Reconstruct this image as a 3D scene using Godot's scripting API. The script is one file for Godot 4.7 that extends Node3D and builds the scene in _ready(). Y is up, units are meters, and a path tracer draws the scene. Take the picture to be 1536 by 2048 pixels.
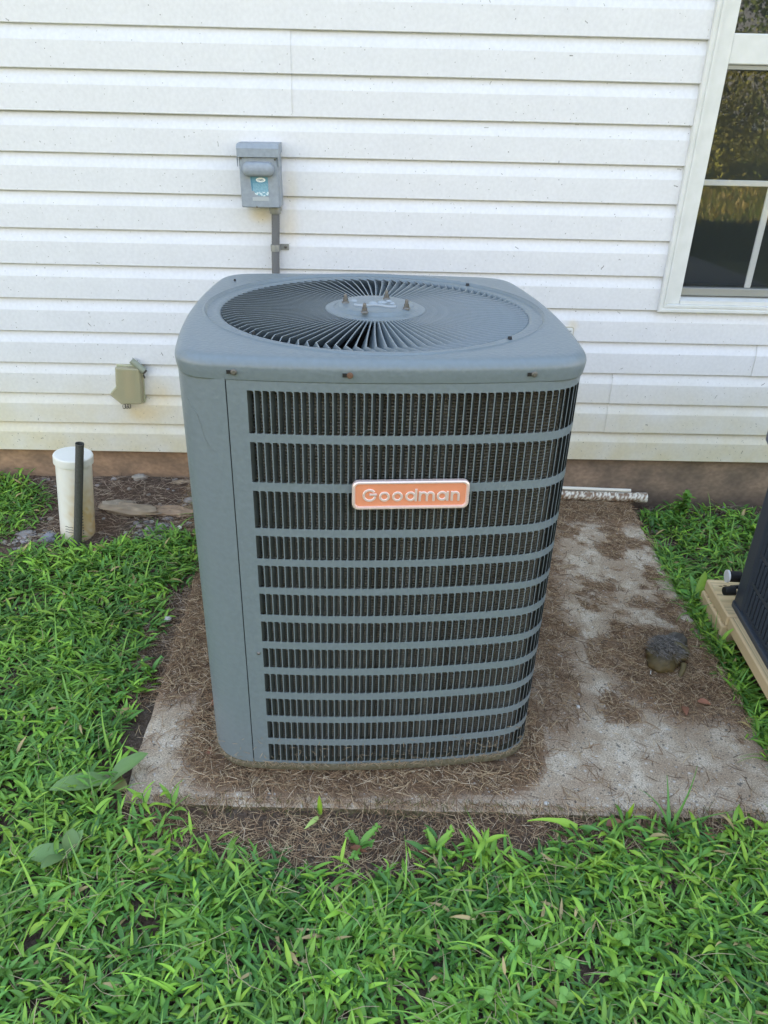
extends Node3D
# Back yard wall with an outdoor cooling unit on a concrete pad. Metres; y = 0 is the top of the pad, z = 0 the siding face.

var rng := RandomNumberGenerator.new()
var names := {}
var house: Node3D
const COURSE := 0.1143
const UNIT_R := 0.3199          # fan opening
const PSI := 0.0621
const TILT := -0.0075

# ------------------------------------------------------------------ mesh builder
class MB:
	var v := PackedVector3Array()
	var n := PackedVector3Array()
	var c := PackedColorArray()
	var uv := PackedVector2Array()
	var ix := PackedInt32Array()
	var col := Color(1, 1, 1)
	func tri(a: Vector3, b: Vector3, d: Vector3) -> void:   # counter-clockwise seen from outside
		var m := (b - a).cross(d - a)
		if m.length_squared() < 1e-18: return
		m = m.normalized()
		var k := v.size()
		for p: Vector3 in [a, b, d]:
			v.append(p); n.append(m); c.append(col); uv.append(Vector2.ZERO)
		ix.append(k); ix.append(k + 2); ix.append(k + 1)
	func quad(a: Vector3, b: Vector3, d: Vector3, e: Vector3) -> void:
		tri(a, b, d); tri(a, d, e)
	func quv(a: Vector3, b: Vector3, d: Vector3, e: Vector3, u: Array) -> void:
		var m := (b - a).cross(d - a).normalized()
		var k := v.size()
		var q := [a, b, d, e]
		for i in 4:
			v.append(q[i]); n.append(m); c.append(col); uv.append(u[i])
		for i: int in [0, 2, 1, 0, 3, 2]: ix.append(k + i)
	# smooth sheet through rings of equal length; normals turned away from ref
	func loft(rings: Array, closed: bool, ref: Vector3, inward := false, uvs: Array = []) -> void:
		var m: int = rings[0].size()
		var r := rings.size()
		var base := v.size()
		var nn := PackedVector3Array(); nn.resize(m * r)
		var segs := m if closed else m - 1
		var out := 0.0
		for i in r - 1:
			var A: PackedVector3Array = rings[i]
			var B: PackedVector3Array = rings[i + 1]
			for j in segs:
				var j2 := (j + 1) % m
				var f := (A[j2] - A[j]).cross(B[j] - A[j]) + (B[j2] - B[j]).cross(B[j2] - A[j2])
				nn[i * m + j] += f; nn[i * m + j2] += f; nn[(i + 1) * m + j] += f; nn[(i + 1) * m + j2] += f
				out += f.dot(A[j] - ref)
		var s := 1.0 if out > 0.0 else -1.0
		if inward: s = -s
		for i in r:
			for j in m:
				v.append(rings[i][j]); n.append((nn[i * m + j] * s).normalized()); c.append(col)
				uv.append(uvs[i][j] if uvs.size() else Vector2.ZERO)
		for i in r - 1:
			for j in segs:
				var j2 := (j + 1) % m
				var a := base + i * m + j
				var b := base + i * m + j2
				var d := base + (i + 1) * m + j2
				var e := base + (i + 1) * m + j
				if s > 0.0:
					for t: int in [a, d, b, a, e, d]: ix.append(t)
				else:
					for t: int in [a, b, d, a, d, e]: ix.append(t)
	func fan(ring: PackedVector3Array, up: Vector3) -> void:
		var mid := Vector3.ZERO
		for p in ring: mid += p
		mid /= ring.size()
		for j in ring.size():
			var a := ring[j]
			var b := ring[(j + 1) % ring.size()]
			if (a - mid).cross(b - mid).dot(up) > 0.0: tri(mid, a, b)
			else: tri(mid, b, a)
	# chamfered box between two corners
	func cbox(lo: Vector3, hi: Vector3, ch := 0.0, X := Transform3D.IDENTITY) -> void:
		if ch <= 0.0:
			var p := []
			for i in 8: p.append(X * Vector3(hi.x if i & 1 else lo.x, hi.y if i & 2 else lo.y, hi.z if i & 4 else lo.z))
			for f: Array in [[0, 4, 6, 2], [1, 3, 7, 5], [0, 1, 5, 4], [2, 6, 7, 3], [0, 2, 3, 1], [4, 5, 7, 6]]:
				quad(p[f[0]], p[f[1]], p[f[2]], p[f[3]])
			return
		var mid := (lo + hi) * 0.5
		var h := (hi - lo) * 0.5
		ch = minf(ch, minf(h.x, minf(h.y, h.z)) * 0.95)
		# each corner has three points, one per face
		var P := {}
		for i in 8:
			var s := Vector3(1 if i & 1 else -1, 1 if i & 2 else -1, 1 if i & 4 else -1)
			for ax in 3:
				var q := h - Vector3(ch, ch, ch)
				q[ax] = h[ax]
				P[i * 3 + ax] = X * (mid + q * s)
		var cc := X * mid
		var faces := []
		for ax in 3:
			var b1 := 1 << ((ax + 1) % 3)
			var b2 := 1 << ((ax + 2) % 3)
			for side in 2:
				var o := (1 << ax) if side else 0
				faces.append([P[o * 3 + ax], P[(o | b1) * 3 + ax], P[(o | b1 | b2) * 3 + ax], P[(o | b2) * 3 + ax]])
			var a1 := (ax + 1) % 3
			var a2 := (ax + 2) % 3
			for k in 4:
				var o2 := (b1 if k & 1 else 0) | (b2 if k & 2 else 0)
				var e := 1 << ax
				faces.append([P[o2 * 3 + a1], P[(o2 | e) * 3 + a1], P[(o2 | e) * 3 + a2], P[o2 * 3 + a2]])
		for i in 8: faces.append([P[i * 3], P[i * 3 + 1], P[i * 3 + 2]])
		for f: Array in faces:
			var m: Vector3 = (f[1] - f[0]).cross(f[2] - f[0])
			if m.dot(f[0] + f[2] - cc * 2.0) < 0.0: f.reverse()
			if f.size() == 4: quad(f[0], f[1], f[2], f[3])
			else: tri(f[0], f[1], f[2])
	# surface of revolution about y: profile of (radius, height)
	func lathe(prof: Array, seg := 24, X := Transform3D.IDENTITY, sharp := false) -> void:
		var rings := []
		for p: Vector2 in prof:
			var ring := PackedVector3Array()
			for j in seg:
				var a := TAU * j / seg
				ring.append(X * Vector3(p.x * cos(a), p.y, p.x * sin(a)))
			rings.append(ring)
		var my := 0.0
		for p: Vector2 in prof: my += p.y / prof.size()
		if sharp:
			for i in rings.size() - 1: loft([rings[i], rings[i + 1]], true, X * Vector3(0, my, 0))
		else: loft(rings, true, X * Vector3(0, my, 0))
	func tube(pts: Array, r: float, seg := 8, r2 := -1.0, caps := true) -> void:
		if r2 < 0.0: r2 = r
		var rings := []
		for i in pts.size():
			var d: Vector3 = (pts[mini(i + 1, pts.size() - 1)] - pts[maxi(i - 1, 0)]).normalized()
			var s := d.cross(Vector3.UP if absf(d.y) < 0.9 else Vector3.RIGHT).normalized()
			var u := s.cross(d)
			var rr := lerpf(r, r2, float(i) / (pts.size() - 1))
			var ring := PackedVector3Array()
			for j in seg:
				var a := TAU * j / seg
				ring.append(pts[i] + (s * cos(a) + u * sin(a)) * rr)
			rings.append(ring)
		for i in rings.size() - 1: loft([rings[i], rings[i + 1]], true, (pts[i] + pts[i + 1]) * 0.5)
		if caps:
			fan(rings[0], pts[0] - pts[1]); fan(rings[-1], pts[-1] - pts[-2])
	# extruded outline in the xy plane, z0 behind, z1 front, with a chamfered front edge
	func prism(poly: PackedVector2Array, z0: float, z1: float, ch := 0.0, X := Transform3D.IDENTITY) -> void:
		var area := 0.0
		for i in poly.size():
			var q := poly[(i + 1) % poly.size()]
			area += poly[i].x * q.y - q.x * poly[i].y
		if area < 0.0: poly.reverse()
		var k := poly.size()
		var inn := PackedVector2Array()
		for i in k:
			var d1 := (poly[i] - poly[(i + k - 1) % k]).normalized()
			var d2 := (poly[(i + 1) % k] - poly[i]).normalized()
			var m := (Vector2(-d1.y, d1.x) + Vector2(-d2.y, d2.x))
			m = m.normalized() / maxf(0.4, m.length() * 0.5)
			inn.append(poly[i] + m * ch)
		var t := Geometry2D.triangulate_polygon(inn)
		for i in range(0, t.size(), 3):
			var q := [inn[t[i]], inn[t[i + 1]], inn[t[i + 2]]]
			if (q[1] - q[0]).cross(q[2] - q[0]) < 0.0: q.reverse()
			tri(X * Vector3(q[0].x, q[0].y, z1), X * Vector3(q[1].x, q[1].y, z1), X * Vector3(q[2].x, q[2].y, z1))
		t = Geometry2D.triangulate_polygon(poly)
		for i in range(0, t.size(), 3):
			var q := [poly[t[i]], poly[t[i + 1]], poly[t[i + 2]]]
			if (q[1] - q[0]).cross(q[2] - q[0]) > 0.0: q.reverse()
			tri(X * Vector3(q[0].x, q[0].y, z0), X * Vector3(q[1].x, q[1].y, z0), X * Vector3(q[2].x, q[2].y, z0))
		for i in k:
			var a := poly[i]
			var b := poly[(i + 1) % k]
			var a2 := inn[i]
			var b2 := inn[(i + 1) % k]
			quad(X * Vector3(a.x, a.y, z0), X * Vector3(b.x, b.y, z0), X * Vector3(b.x, b.y, z1 - ch), X * Vector3(a.x, a.y, z1 - ch))
			if ch > 0.0: quad(X * Vector3(a.x, a.y, z1 - ch), X * Vector3(b.x, b.y, z1 - ch), X * Vector3(b2.x, b2.y, z1), X * Vector3(a2.x, a2.y, z1))
	func mesh() -> ArrayMesh:
		var arr := []
		arr.resize(Mesh.ARRAY_MAX)
		arr[Mesh.ARRAY_VERTEX] = v; arr[Mesh.ARRAY_NORMAL] = n; arr[Mesh.ARRAY_COLOR] = c
		arr[Mesh.ARRAY_TEX_UV] = uv; arr[Mesh.ARRAY_INDEX] = ix
		var m := ArrayMesh.new()
		m.add_surface_from_arrays(Mesh.PRIMITIVE_TRIANGLES, arr)
		return m

# ------------------------------------------------------------------ scene helpers
func numbered(called: String) -> String:
	if not names.has(called):
		names[called] = 0
		return called
	names[called] += 1
	return "%s_%03d" % [called, names[called]]

func tag(o: Node, label: String, category := "", group := "", kind := "") -> void:
	if label: o.set_meta("label", label)
	if category: o.set_meta("category", category)
	if group: o.set_meta("group", group)
	if kind: o.set_meta("kind", kind)

func thing(called: String, label: String, category: String, at := Vector3.ZERO, group := "") -> Node3D:
	var o := Node3D.new()
	o.name = numbered(called)
	add_child(o, true)
	o.position = at
	tag(o, label, category, group)
	return o

func part(called: String, m: Mesh, mat: Material, parent: Node, at := Transform3D.IDENTITY) -> MeshInstance3D:
	var o := MeshInstance3D.new()
	o.name = called
	o.mesh = m
	o.material_override = mat
	o.transform = at
	if parent == self: o.name = numbered(called)
	parent.add_child(o, true)
	return o

func col8(r: float, g: float, b: float) -> Color: return Color(r / 255.0, g / 255.0, b / 255.0)

func mat(color: Color, rough := 0.6, metal := 0.0, vc := false) -> StandardMaterial3D:
	var m := StandardMaterial3D.new()
	m.albedo_color = color
	m.roughness = rough
	m.metallic = metal
	m.vertex_color_use_as_albedo = vc
	m.cull_mode = BaseMaterial3D.CULL_DISABLED
	return m

func noise(sd: int, freq: float, oct := 4, kind := FastNoiseLite.TYPE_SIMPLEX_SMOOTH) -> FastNoiseLite:
	var f := FastNoiseLite.new()
	f.seed = sd; f.frequency = freq; f.fractal_octaves = oct; f.noise_type = kind
	return f

func noise_bytes(sd: int, freq: float, w: int, h: int, oct := 4) -> PackedByteArray:
	return noise(sd, freq, oct).get_image(w, h, false, false, true).get_data()

func seamless(sd: int, freq: float, size := 256, oct := 4, lo := Color.BLACK, hi := Color.WHITE, as_normal := false, bump := 4.0) -> NoiseTexture2D:
	var t := NoiseTexture2D.new()
	t.width = size; t.height = size; t.seamless = true
	t.noise = noise(sd, freq, oct)
	t.normalize = true
	if as_normal:
		t.as_normal_map = true; t.bump_strength = bump
	else:
		var g := Gradient.new()
		g.set_color(0, lo); g.set_color(1, hi)
		t.color_ramp = g
	return t

func tri_albedo(m: StandardMaterial3D, t: Texture2D, scale: float, world := true) -> void:
	m.albedo_texture = t
	m.uv1_triplanar = true
	m.uv1_world_triplanar = world
	m.uv1_scale = Vector3.ONE * scale

func add_bump(m: StandardMaterial3D, t: Texture2D, strength: float) -> void:
	m.normal_enabled = true
	m.normal_texture = t
	m.normal_scale = strength

func rrect(x0: float, y0: float, x1: float, y1: float, r: float, seg := 6) -> PackedVector2Array:
	var p := PackedVector2Array()
	for k in 4:
		var cx := x1 - r if k == 0 or k == 3 else x0 + r
		var cy := y1 - r if k < 2 else y0 + r
		for i in seg + 1:
			var a := PI * 0.5 * (k + float(i) / seg)
			p.append(Vector2(cx + r * cos(a), cy + r * sin(a)))
	return p

func in_poly(x: float, z: float, poly: PackedVector2Array) -> bool:
	return Geometry2D.is_point_in_polygon(Vector2(x, z), poly)

# ------------------------------------------------------------------ shared materials
var M := {}
func make_materials() -> void:
	M.paint = mat(col8(115, 126, 131), 0.36)
	tri_albedo(M.paint, seamless(5, 0.06, 512, 6, Color(0.935, 0.935, 0.93), Color(1, 1, 1)), 2.2, false)
	add_bump(M.paint, seamless(6, 0.16, 256, 2, Color.BLACK, Color.WHITE, true, 3.0), 0.10)
	M.slat = mat(col8(64, 71, 72), 0.55)  # cabinet paint darkened to stand in for the shade between the louvres
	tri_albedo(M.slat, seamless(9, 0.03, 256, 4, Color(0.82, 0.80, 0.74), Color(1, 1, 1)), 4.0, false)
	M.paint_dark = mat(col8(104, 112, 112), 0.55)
	M.base_dirty = mat(col8(112, 110, 96), 0.8)
	tri_albedo(M.base_dirty, seamless(8, 0.03, 512, 5, Color(0.72, 0.66, 0.52), Color(1, 1, 1)), 5.0, false)
	M.black = mat(col8(18, 19, 21), 0.55)
	M.dark_metal = mat(col8(60, 62, 62), 0.5, 0.4)
	M.coil = mat(col8(186, 180, 165), 0.45, 0.3)
	M.coil.albedo_texture = seamless(11, 0.03, 256, 4, Color(0.50, 0.48, 0.44), Color(1, 1, 1))
	M.coil.uv1_triplanar = true
	M.coil.uv1_scale = Vector3(3, 3, 3)
	M.steel = mat(col8(112, 109, 103), 0.45, 0.6)
	M.rust = mat(col8(108, 80, 62), 0.7, 0.2)
	M.badge = mat(col8(222, 144, 108), 0.5, 0.1)
	M.badge_trim = mat(col8(238, 216, 206), 0.32, 0.45)
	M.vinyl_trim = mat(col8(218, 220, 218), 0.45)
	tri_albedo(M.vinyl_trim, seamless(15, 0.02, 256, 5, Color(0.95, 0.955, 0.945), Color(1, 1, 1)), 3.0)
	M.muntin = mat(col8(188, 190, 188), 0.5)
	M.box_gray = mat(col8(150, 160, 170), 0.5)
	tri_albedo(M.box_gray, seamless(16, 0.03, 256, 4, Color(0.9, 0.9, 0.9), Color(1, 1, 1)), 6.0)
	M.conduit = mat(col8(104, 106, 108), 0.7)
	M.galv = mat(col8(150, 152, 148), 0.5, 0.5)
	M.pvc = mat(col8(228, 226, 216), 0.4, 0.0, true)
	M.poly_pipe = mat(col8(84, 84, 80), 0.65)
	tri_albedo(M.poly_pipe, seamless(17, 0.05, 256, 4, Color(0.75, 0.75, 0.72), Color(1, 1, 1)), 8.0)
	M.wood = mat(col8(236, 214, 174), 0.8, 0.0, true)
	M.vcol = mat(Color.WHITE, 0.75, 0.0, true)
	M.leaf = mat(Color.WHITE, 0.55, 0.0, true)
	M.leaf.backlight = Color(0.6, 0.6, 0.6)
	M.straw = mat(Color.WHITE, 0.85, 0.0, true)
	M.stone = mat(Color.WHITE, 0.9, 0.0, true)
	add_bump(M.stone, seamless(18, 0.06, 256, 4, Color.BLACK, Color.WHITE, true, 6.0), 0.7)
	M.stone.uv1_triplanar = true
	M.stone.uv1_scale = Vector3.ONE * 9.0
	M.glass = mat(Color(0.55, 0.6, 0.6, 0.08), 0.012)
	M.glass.metallic_specular = 1.0
	M.glass.transparency = BaseMaterial3D.TRANSPARENCY_ALPHA
	M.unit_two = mat(col8(58, 66, 76), 0.45)
	M.unit_two_cap = mat(col8(120, 122, 128), 0.6)

# ------------------------------------------------------------------ ground shape
var gnoise: FastNoiseLite
func smooth(a: float, b: float, x: float) -> float: return smoothstep(a, b, x)

func on_pad(x: float, z: float, grow := 0.0) -> bool:
	return in_poly(x, z, PackedVector2Array([Vector2(-0.60 - grow, -0.02), Vector2(1.006 + grow, -0.02), Vector2(0.952 + grow, 1.502 + grow), Vector2(-0.543 - grow, 1.475 + grow)]))

func ground_y(x: float, z: float) -> float:
	var y := -0.035
	y += 0.075 * (1.0 - smooth(-0.1, 0.9, z)) * (1.0 - smooth(-0.6, 0.4, x))      # banked up against the wall on the left
	y += 0.02 * (1.0 - smooth(0.5, 1.4, z)) * (1.0 - smooth(-0.7, -0.55, x))
	y -= 0.012 * smooth(1.6, 2.2, z)
	y += 0.014 * smooth(1.40, 1.47, z) * (1.0 - smooth(1.52, 1.70, z))
	y += 0.012 * smooth(1.2, 1.5, x) * (1.0 - smooth(0.0, 0.5, z))
	if absf(x) < 4.0 and absf(z) < 4.5: y += gnoise.get_noise_2d(x * 100.0, z * 100.0) * 0.012
	return y

# outlines on the ground, in metres
const LAWN_LEFT := [[-3.0, 0.02], [-1.46, 0.02], [-1.27, 0.05], [-1.17, 0.28], [-1.20, 0.40], [-1.40, 0.44], [-1.24, 0.56], [-1.10, 0.45], [-0.94, 0.44], [-0.86, 0.40], [-0.70, 0.36], [-0.56, 0.36], [-0.50, 0.55], [-0.60, 0.62], [-0.66, 0.72], [-0.62, 0.80], [-0.66, 0.90], [-0.64, 0.98], [-0.57, 1.06], [-0.60, 1.14], [-0.60, 1.27], [-0.59, 1.41], [-0.53, 1.50], [-0.44, 1.545], [-0.30, 1.60], [-0.17, 1.60], [-0.05, 1.64], [0.07, 1.62], [0.20, 1.59], [0.31, 1.60], [0.43, 1.55], [0.62, 1.535], [0.80, 1.53], [1.0, 1.52], [1.6, 1.50], [3.0, 1.5], [3.0, 3.4], [-3.0, 3.4]]
const LAWN_RIGHT := [[1.03, 0.06], [1.25, 0.03], [1.7, 0.06], [2.6, 0.1], [2.6, 0.66], [1.05, 0.655], [1.02, 0.74], [1.01, 0.86], [1.02, 0.94], [0.985, 1.3], [0.965, 1.53], [0.97, 1.1], [0.985, 0.72], [1.005, 0.4]]

func poly(a: Array) -> PackedVector2Array:
	var p := PackedVector2Array()
	for q: Array in a: p.append(Vector2(q[0], q[1]))
	return p

func thatch(x: float, z: float) -> float:      # how thickly dead clippings lie
	var d := 0.0
	var ux := absf(x + 0.005) - 0.385
	var uz := absf(z - 1.017) - 0.385
	var ring := Vector2(maxf(ux + 0.10, 0), maxf(uz + 0.10, 0)).length() - 0.10
	if ux < -0.06 and uz < -0.06: return 0.0
	var reach := lerpf(0.10, 0.045, smooth(0.10, 0.50, x)) * (0.75 + 0.5 * (gnoise.get_noise_2d(x * 500.0, z * 500.0 + 40.0) + 0.5))
	d = maxf(d, 1.0 - smooth(0.015, reach, ring))
	var p := gnoise.get_noise_2d(x * 260.0 + 900.0, z * 260.0) * 0.5 + 0.5
	var f := gnoise.get_noise_2d(x * 700.0 - 500.0, z * 700.0) * 0.5 + 0.5
	var q := p * 0.6 + f * 0.4
	if x > 0.36:
		d = maxf(d, smooth(0.42, 0.62, q) * 0.75 * (1.0 - smooth(1.18, 1.30, z)))
		d = maxf(d, (1.0 - smooth(0.10, 0.24, Vector2(x - 0.83, (z - 1.02) * 0.9).length())) * 0.95)
		d = maxf(d, (1.0 - smooth(0.08, 0.26, z)) * 0.95)
		d = maxf(d, (1.0 - smooth(0.02, 0.16, absf(x - 0.52 + (z - 0.7) * 0.12))) * (0.35 + 0.6 * q) * (1.0 - smooth(1.15, 1.3, z)))
	if x < -0.38 and z < 1.22: d = maxf(d, smooth(0.28, 0.55, q + 0.12) * (1.0 - smooth(1.08, 1.24, z)))
	if z > 1.505: d = maxf(d, 0.75 * (1.0 - smooth(1.58, 1.70, z)))
	d = maxf(d, 0.10 + 0.22 * smooth(0.45, 0.7, q))
	return d

# ------------------------------------------------------------------ _ready
func _ready() -> void:
	rng.seed = 20240611
	gnoise = noise(3, 0.02, 4)
	# camera
	var cam := Camera3D.new()
	cam.name = "camera"
	cam.fov = 69.157
	cam.near = 0.02
	cam.far = 400.0
	cam.rotation_order = EULER_ORDER_YXZ
	cam.position = Vector3(0, 1.3338, 2.6114)
	cam.rotation = Vector3(-0.49202, -0.0143, 0.02345)
	add_child(cam, true)
	cam.current = true
	# sky, exposure
	var sm := ProceduralSkyMaterial.new()
	sm.sky_top_color = Color(0.53, 0.62, 0.745)
	sm.sky_horizon_color = Color(1.0, 0.95, 0.875)
	sm.sky_curve = 0.22
	sm.ground_bottom_color = Color(0.22, 0.24, 0.18)
	sm.ground_horizon_color = Color(0.5, 0.52, 0.48)
	sm.sky_energy_multiplier = 0.5
	var sky := Sky.new()
	sky.sky_material = sm
	var env := Environment.new()
	env.background_mode = Environment.BG_SKY
	env.sky = sky
	env.tonemap_mode = Environment.TONE_MAPPER_LINEAR
	env.tonemap_exposure = 18.8
	env.sdfgi_enabled = true
	env.ssao_enabled = true
	env.ssil_enabled = true
	var we := WorldEnvironment.new()
	we.name = "world_environment"
	we.environment = env
	add_child(we, true)
	# low evening sun behind the house
	var sun := DirectionalLight3D.new()
	sun.name = "sun"
	sun.light_energy = 1.6
	sun.light_color = Color(1.0, 0.86, 0.66)
	sun.light_angular_distance = 0.5
	sun.shadow_enabled = true
	add_child(sun, true)
	sun.look_at_from_position(Vector3(-3, 4.1, -10), Vector3.ZERO)
	make_materials()
	build_ground()
	build_house()
	build_pad()
	build_trees()
	build_unit()
	build_unit_two()
	build_lumber()
	build_disconnect()
	build_wall_things()
	build_pipes()
	build_stones()
	build_clump()
	build_thatch()
	build_grass()
	build_far_grass()
	build_weeds()

# ------------------------------------------------------------------ setting
func axis_marks(dense_lo: float, dense_hi: float, step: float, lo: float, hi: float) -> PackedFloat32Array:
	var p := PackedFloat32Array()
	var far: Array[float] = []
	var s := step * 2.0
	var x := dense_lo - s
	while x > lo:
		far.append(x); s *= 1.13; x -= s
	far.append(lo)
	far.reverse()
	for f in far: p.append(f)
	x = dense_lo
	while x <= dense_hi:
		p.append(x); x += step
	s = step * 2.0
	x = dense_hi + s
	while x < hi:
		p.append(x); s *= 1.13; x += s
	p.append(hi)
	return p

func build_ground() -> void:
	var m := mat(Color.WHITE, 0.95, 0.0, true)
	tri_albedo(m, seamless(21, 0.05, 512, 5, Color(0.55, 0.5, 0.45), Color(1.0, 1.0, 1.0)), 3.0)
	add_bump(m, seamless(22, 0.06, 512, 5, Color.BLACK, Color.WHITE, true, 8.0), 0.8)
	var xs := axis_marks(-2.2, 2.2, 0.025, -160.0, 160.0)
	var zs := axis_marks(-0.15, 2.6, 0.025, -160.0, 160.0)
	var mb := MB.new()
	var soil := Color(0.185, 0.120, 0.082)
	var green := Color(0.11, 0.18, 0.05)
	var pale := Color(0.17, 0.135, 0.10)
	var W := xs.size()
	for z in zs:
		for x in xs:
			var y := ground_y(x, z)
			if on_pad(x, z, -0.03): y = -0.075
			mb.v.append(Vector3(x, y, z))
			var far := smooth(2.0, 3.4, maxf(absf(x), z))
			var cc := soil.lerp(pale, clampf(gnoise.get_noise_2d(x * 220.0, z * 220.0 + 300.0) * 1.3 + 0.35, 0.0, 1.0))
			var gv := gnoise.get_noise_2d(x * 9.0, z * 30.0) * 0.7 + gnoise.get_noise_2d(x * 2.0 + 50.0, z * 7.0)
			var gc := green * (1.0 + 0.8 * gv)
			gc = gc.lerp(Color(0.20, 0.17, 0.08), clampf(gv * 0.9, 0.0, 0.6))
			mb.c.append(cc.lerp(gc, far))
			mb.uv.append(Vector2.ZERO)
	for j in zs.size():
		for i in W:
			var a := mb.v[j * W + maxi(i - 1, 0)]
			var b := mb.v[j * W + mini(i + 1, W - 1)]
			var d := mb.v[maxi(j - 1, 0) * W + i]
			var e := mb.v[mini(j + 1, zs.size() - 1) * W + i]
			mb.n.append((e - d).cross(b - a).normalized())
	for j in zs.size() - 1:
		for i in W - 1:
			var a := j * W + i
			for t: int in [a, a + 1, a + W, a + 1, a + W + 1, a + W]: mb.ix.append(t)
	var o := part("ground", mb.mesh(), m, self)
	tag(o, "bare brown soil under the lawn and beside the concrete pad", "ground", "", "structure")

func siding_texture() -> ImageTexture:
	var w := 2048
	var h := 1024
	var a := noise_bytes(31, 0.012, w, h, 5)
	var b := noise_bytes(32, 0.10, w, h, 3)
	var d := PackedByteArray(); d.resize(w * h * 3)
	for y in h:
		var hy := 1.95 - 1.8 * y / h
		var low := 1.0 - smooth(0.15, 0.62, hy)
		var below := fposmod(1.5488 - hy, COURSE)     # distance under the lip above: the joint is drawn darker
		var joint_tone := 0.55 + 0.45 * smooth(0.0015, 0.006, below)
		for x in w:
			var i := y * w + x
			var s: float = a[i] / 255.0
			var g: float = 1.0 - 0.045 * (b[i] / 255.0)
			var t: float = clampf(low * (0.55 + 0.6 * s), 0.0, 1.0)
			g *= 1.0 - 0.02 * s
			g *= joint_tone * 1.0 + (1.0 - joint_tone) * (0.55 + 0.5 * s)
			d[i * 3] = int(224.0 * g * (1.0 - 0.01 * t))
			d[i * 3 + 1] = int(226.0 * g * (1.0 - 0.055 * t))
			d[i * 3 + 2] = int(229.0 * g * (1.0 - 0.20 * t))
	# flecks of dirt and grass thrown up by mowing
	for k in 2500:
		var px := rng.randi_range(4, w - 5)
		var f := rng.randf()
		var py := int(h * (1.0 - pow(f, 1.9) * 0.98)) if k % 3 else rng.randi_range(2, h - 3)
		py = clampi(py, 3, h - 4)
		var dark := rng.randf_range(0.35, 0.86)
		if k % 17 == 0: dark = 0.25
		var n := 1 if k % 4 else rng.randi_range(2, 3)
		if k % 29 == 0: n = rng.randi_range(4, 9)
		var ang := rng.randf() * TAU
		for q in n:
			var xx := clampi(px + int(cos(ang) * q), 0, w - 1)
			var yy := clampi(py + int(sin(ang) * q), 0, h - 1)
			var i := (yy * w + xx) * 3
			d[i] = int(d[i] * dark); d[i + 1] = int(d[i + 1] * dark); d[i + 2] = int(d[i + 2] * (dark - 0.03))
	# rusty run-off: beside the cable cover, below the switch box
	for blot: Array in [[-0.80, 0.40, 0.09, 0.10, 0.55], [-0.87, 0.33, 0.08, 0.06, 0.8], [-0.385, 1.03, 0.06, 0.035, 0.8], [-0.29, 1.1, 0.035, 0.12, 0.35], [-0.30, 0.99, 0.05, 0.08, 0.35], [0.685, 0.69, 0.03, 0.03, 0.5]]:
		var cx := int((blot[0] + 1.75) / 3.4 * w)
		var cy := int((1.95 - blot[1]) / 1.8 * h)
		var rx := int(blot[2] / 3.4 * w)
		var ry := int(blot[3] / 1.8 * h)
		for yy in range(maxi(cy - ry, 0), mini(cy + ry, h)):
			for xx in range(maxi(cx - rx, 0), mini(cx + rx, w)):
				var q := Vector2(float(xx - cx) / rx, float(yy - cy) / ry).length()
				var k: float = (1.0 - smooth(0.1, 1.0, q)) * blot[4] * (0.5 + a[yy * w + xx] / 400.0)
				var i := (yy * w + xx) * 3
				d[i + 1] = int(d[i + 1] * (1.0 - 0.08 * k)); d[i + 2] = int(d[i + 2] * (1.0 - 0.24 * k))
	return ImageTexture.create_from_image(Image.create_from_data(w, h, false, Image.FORMAT_RGB8, d))

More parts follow.
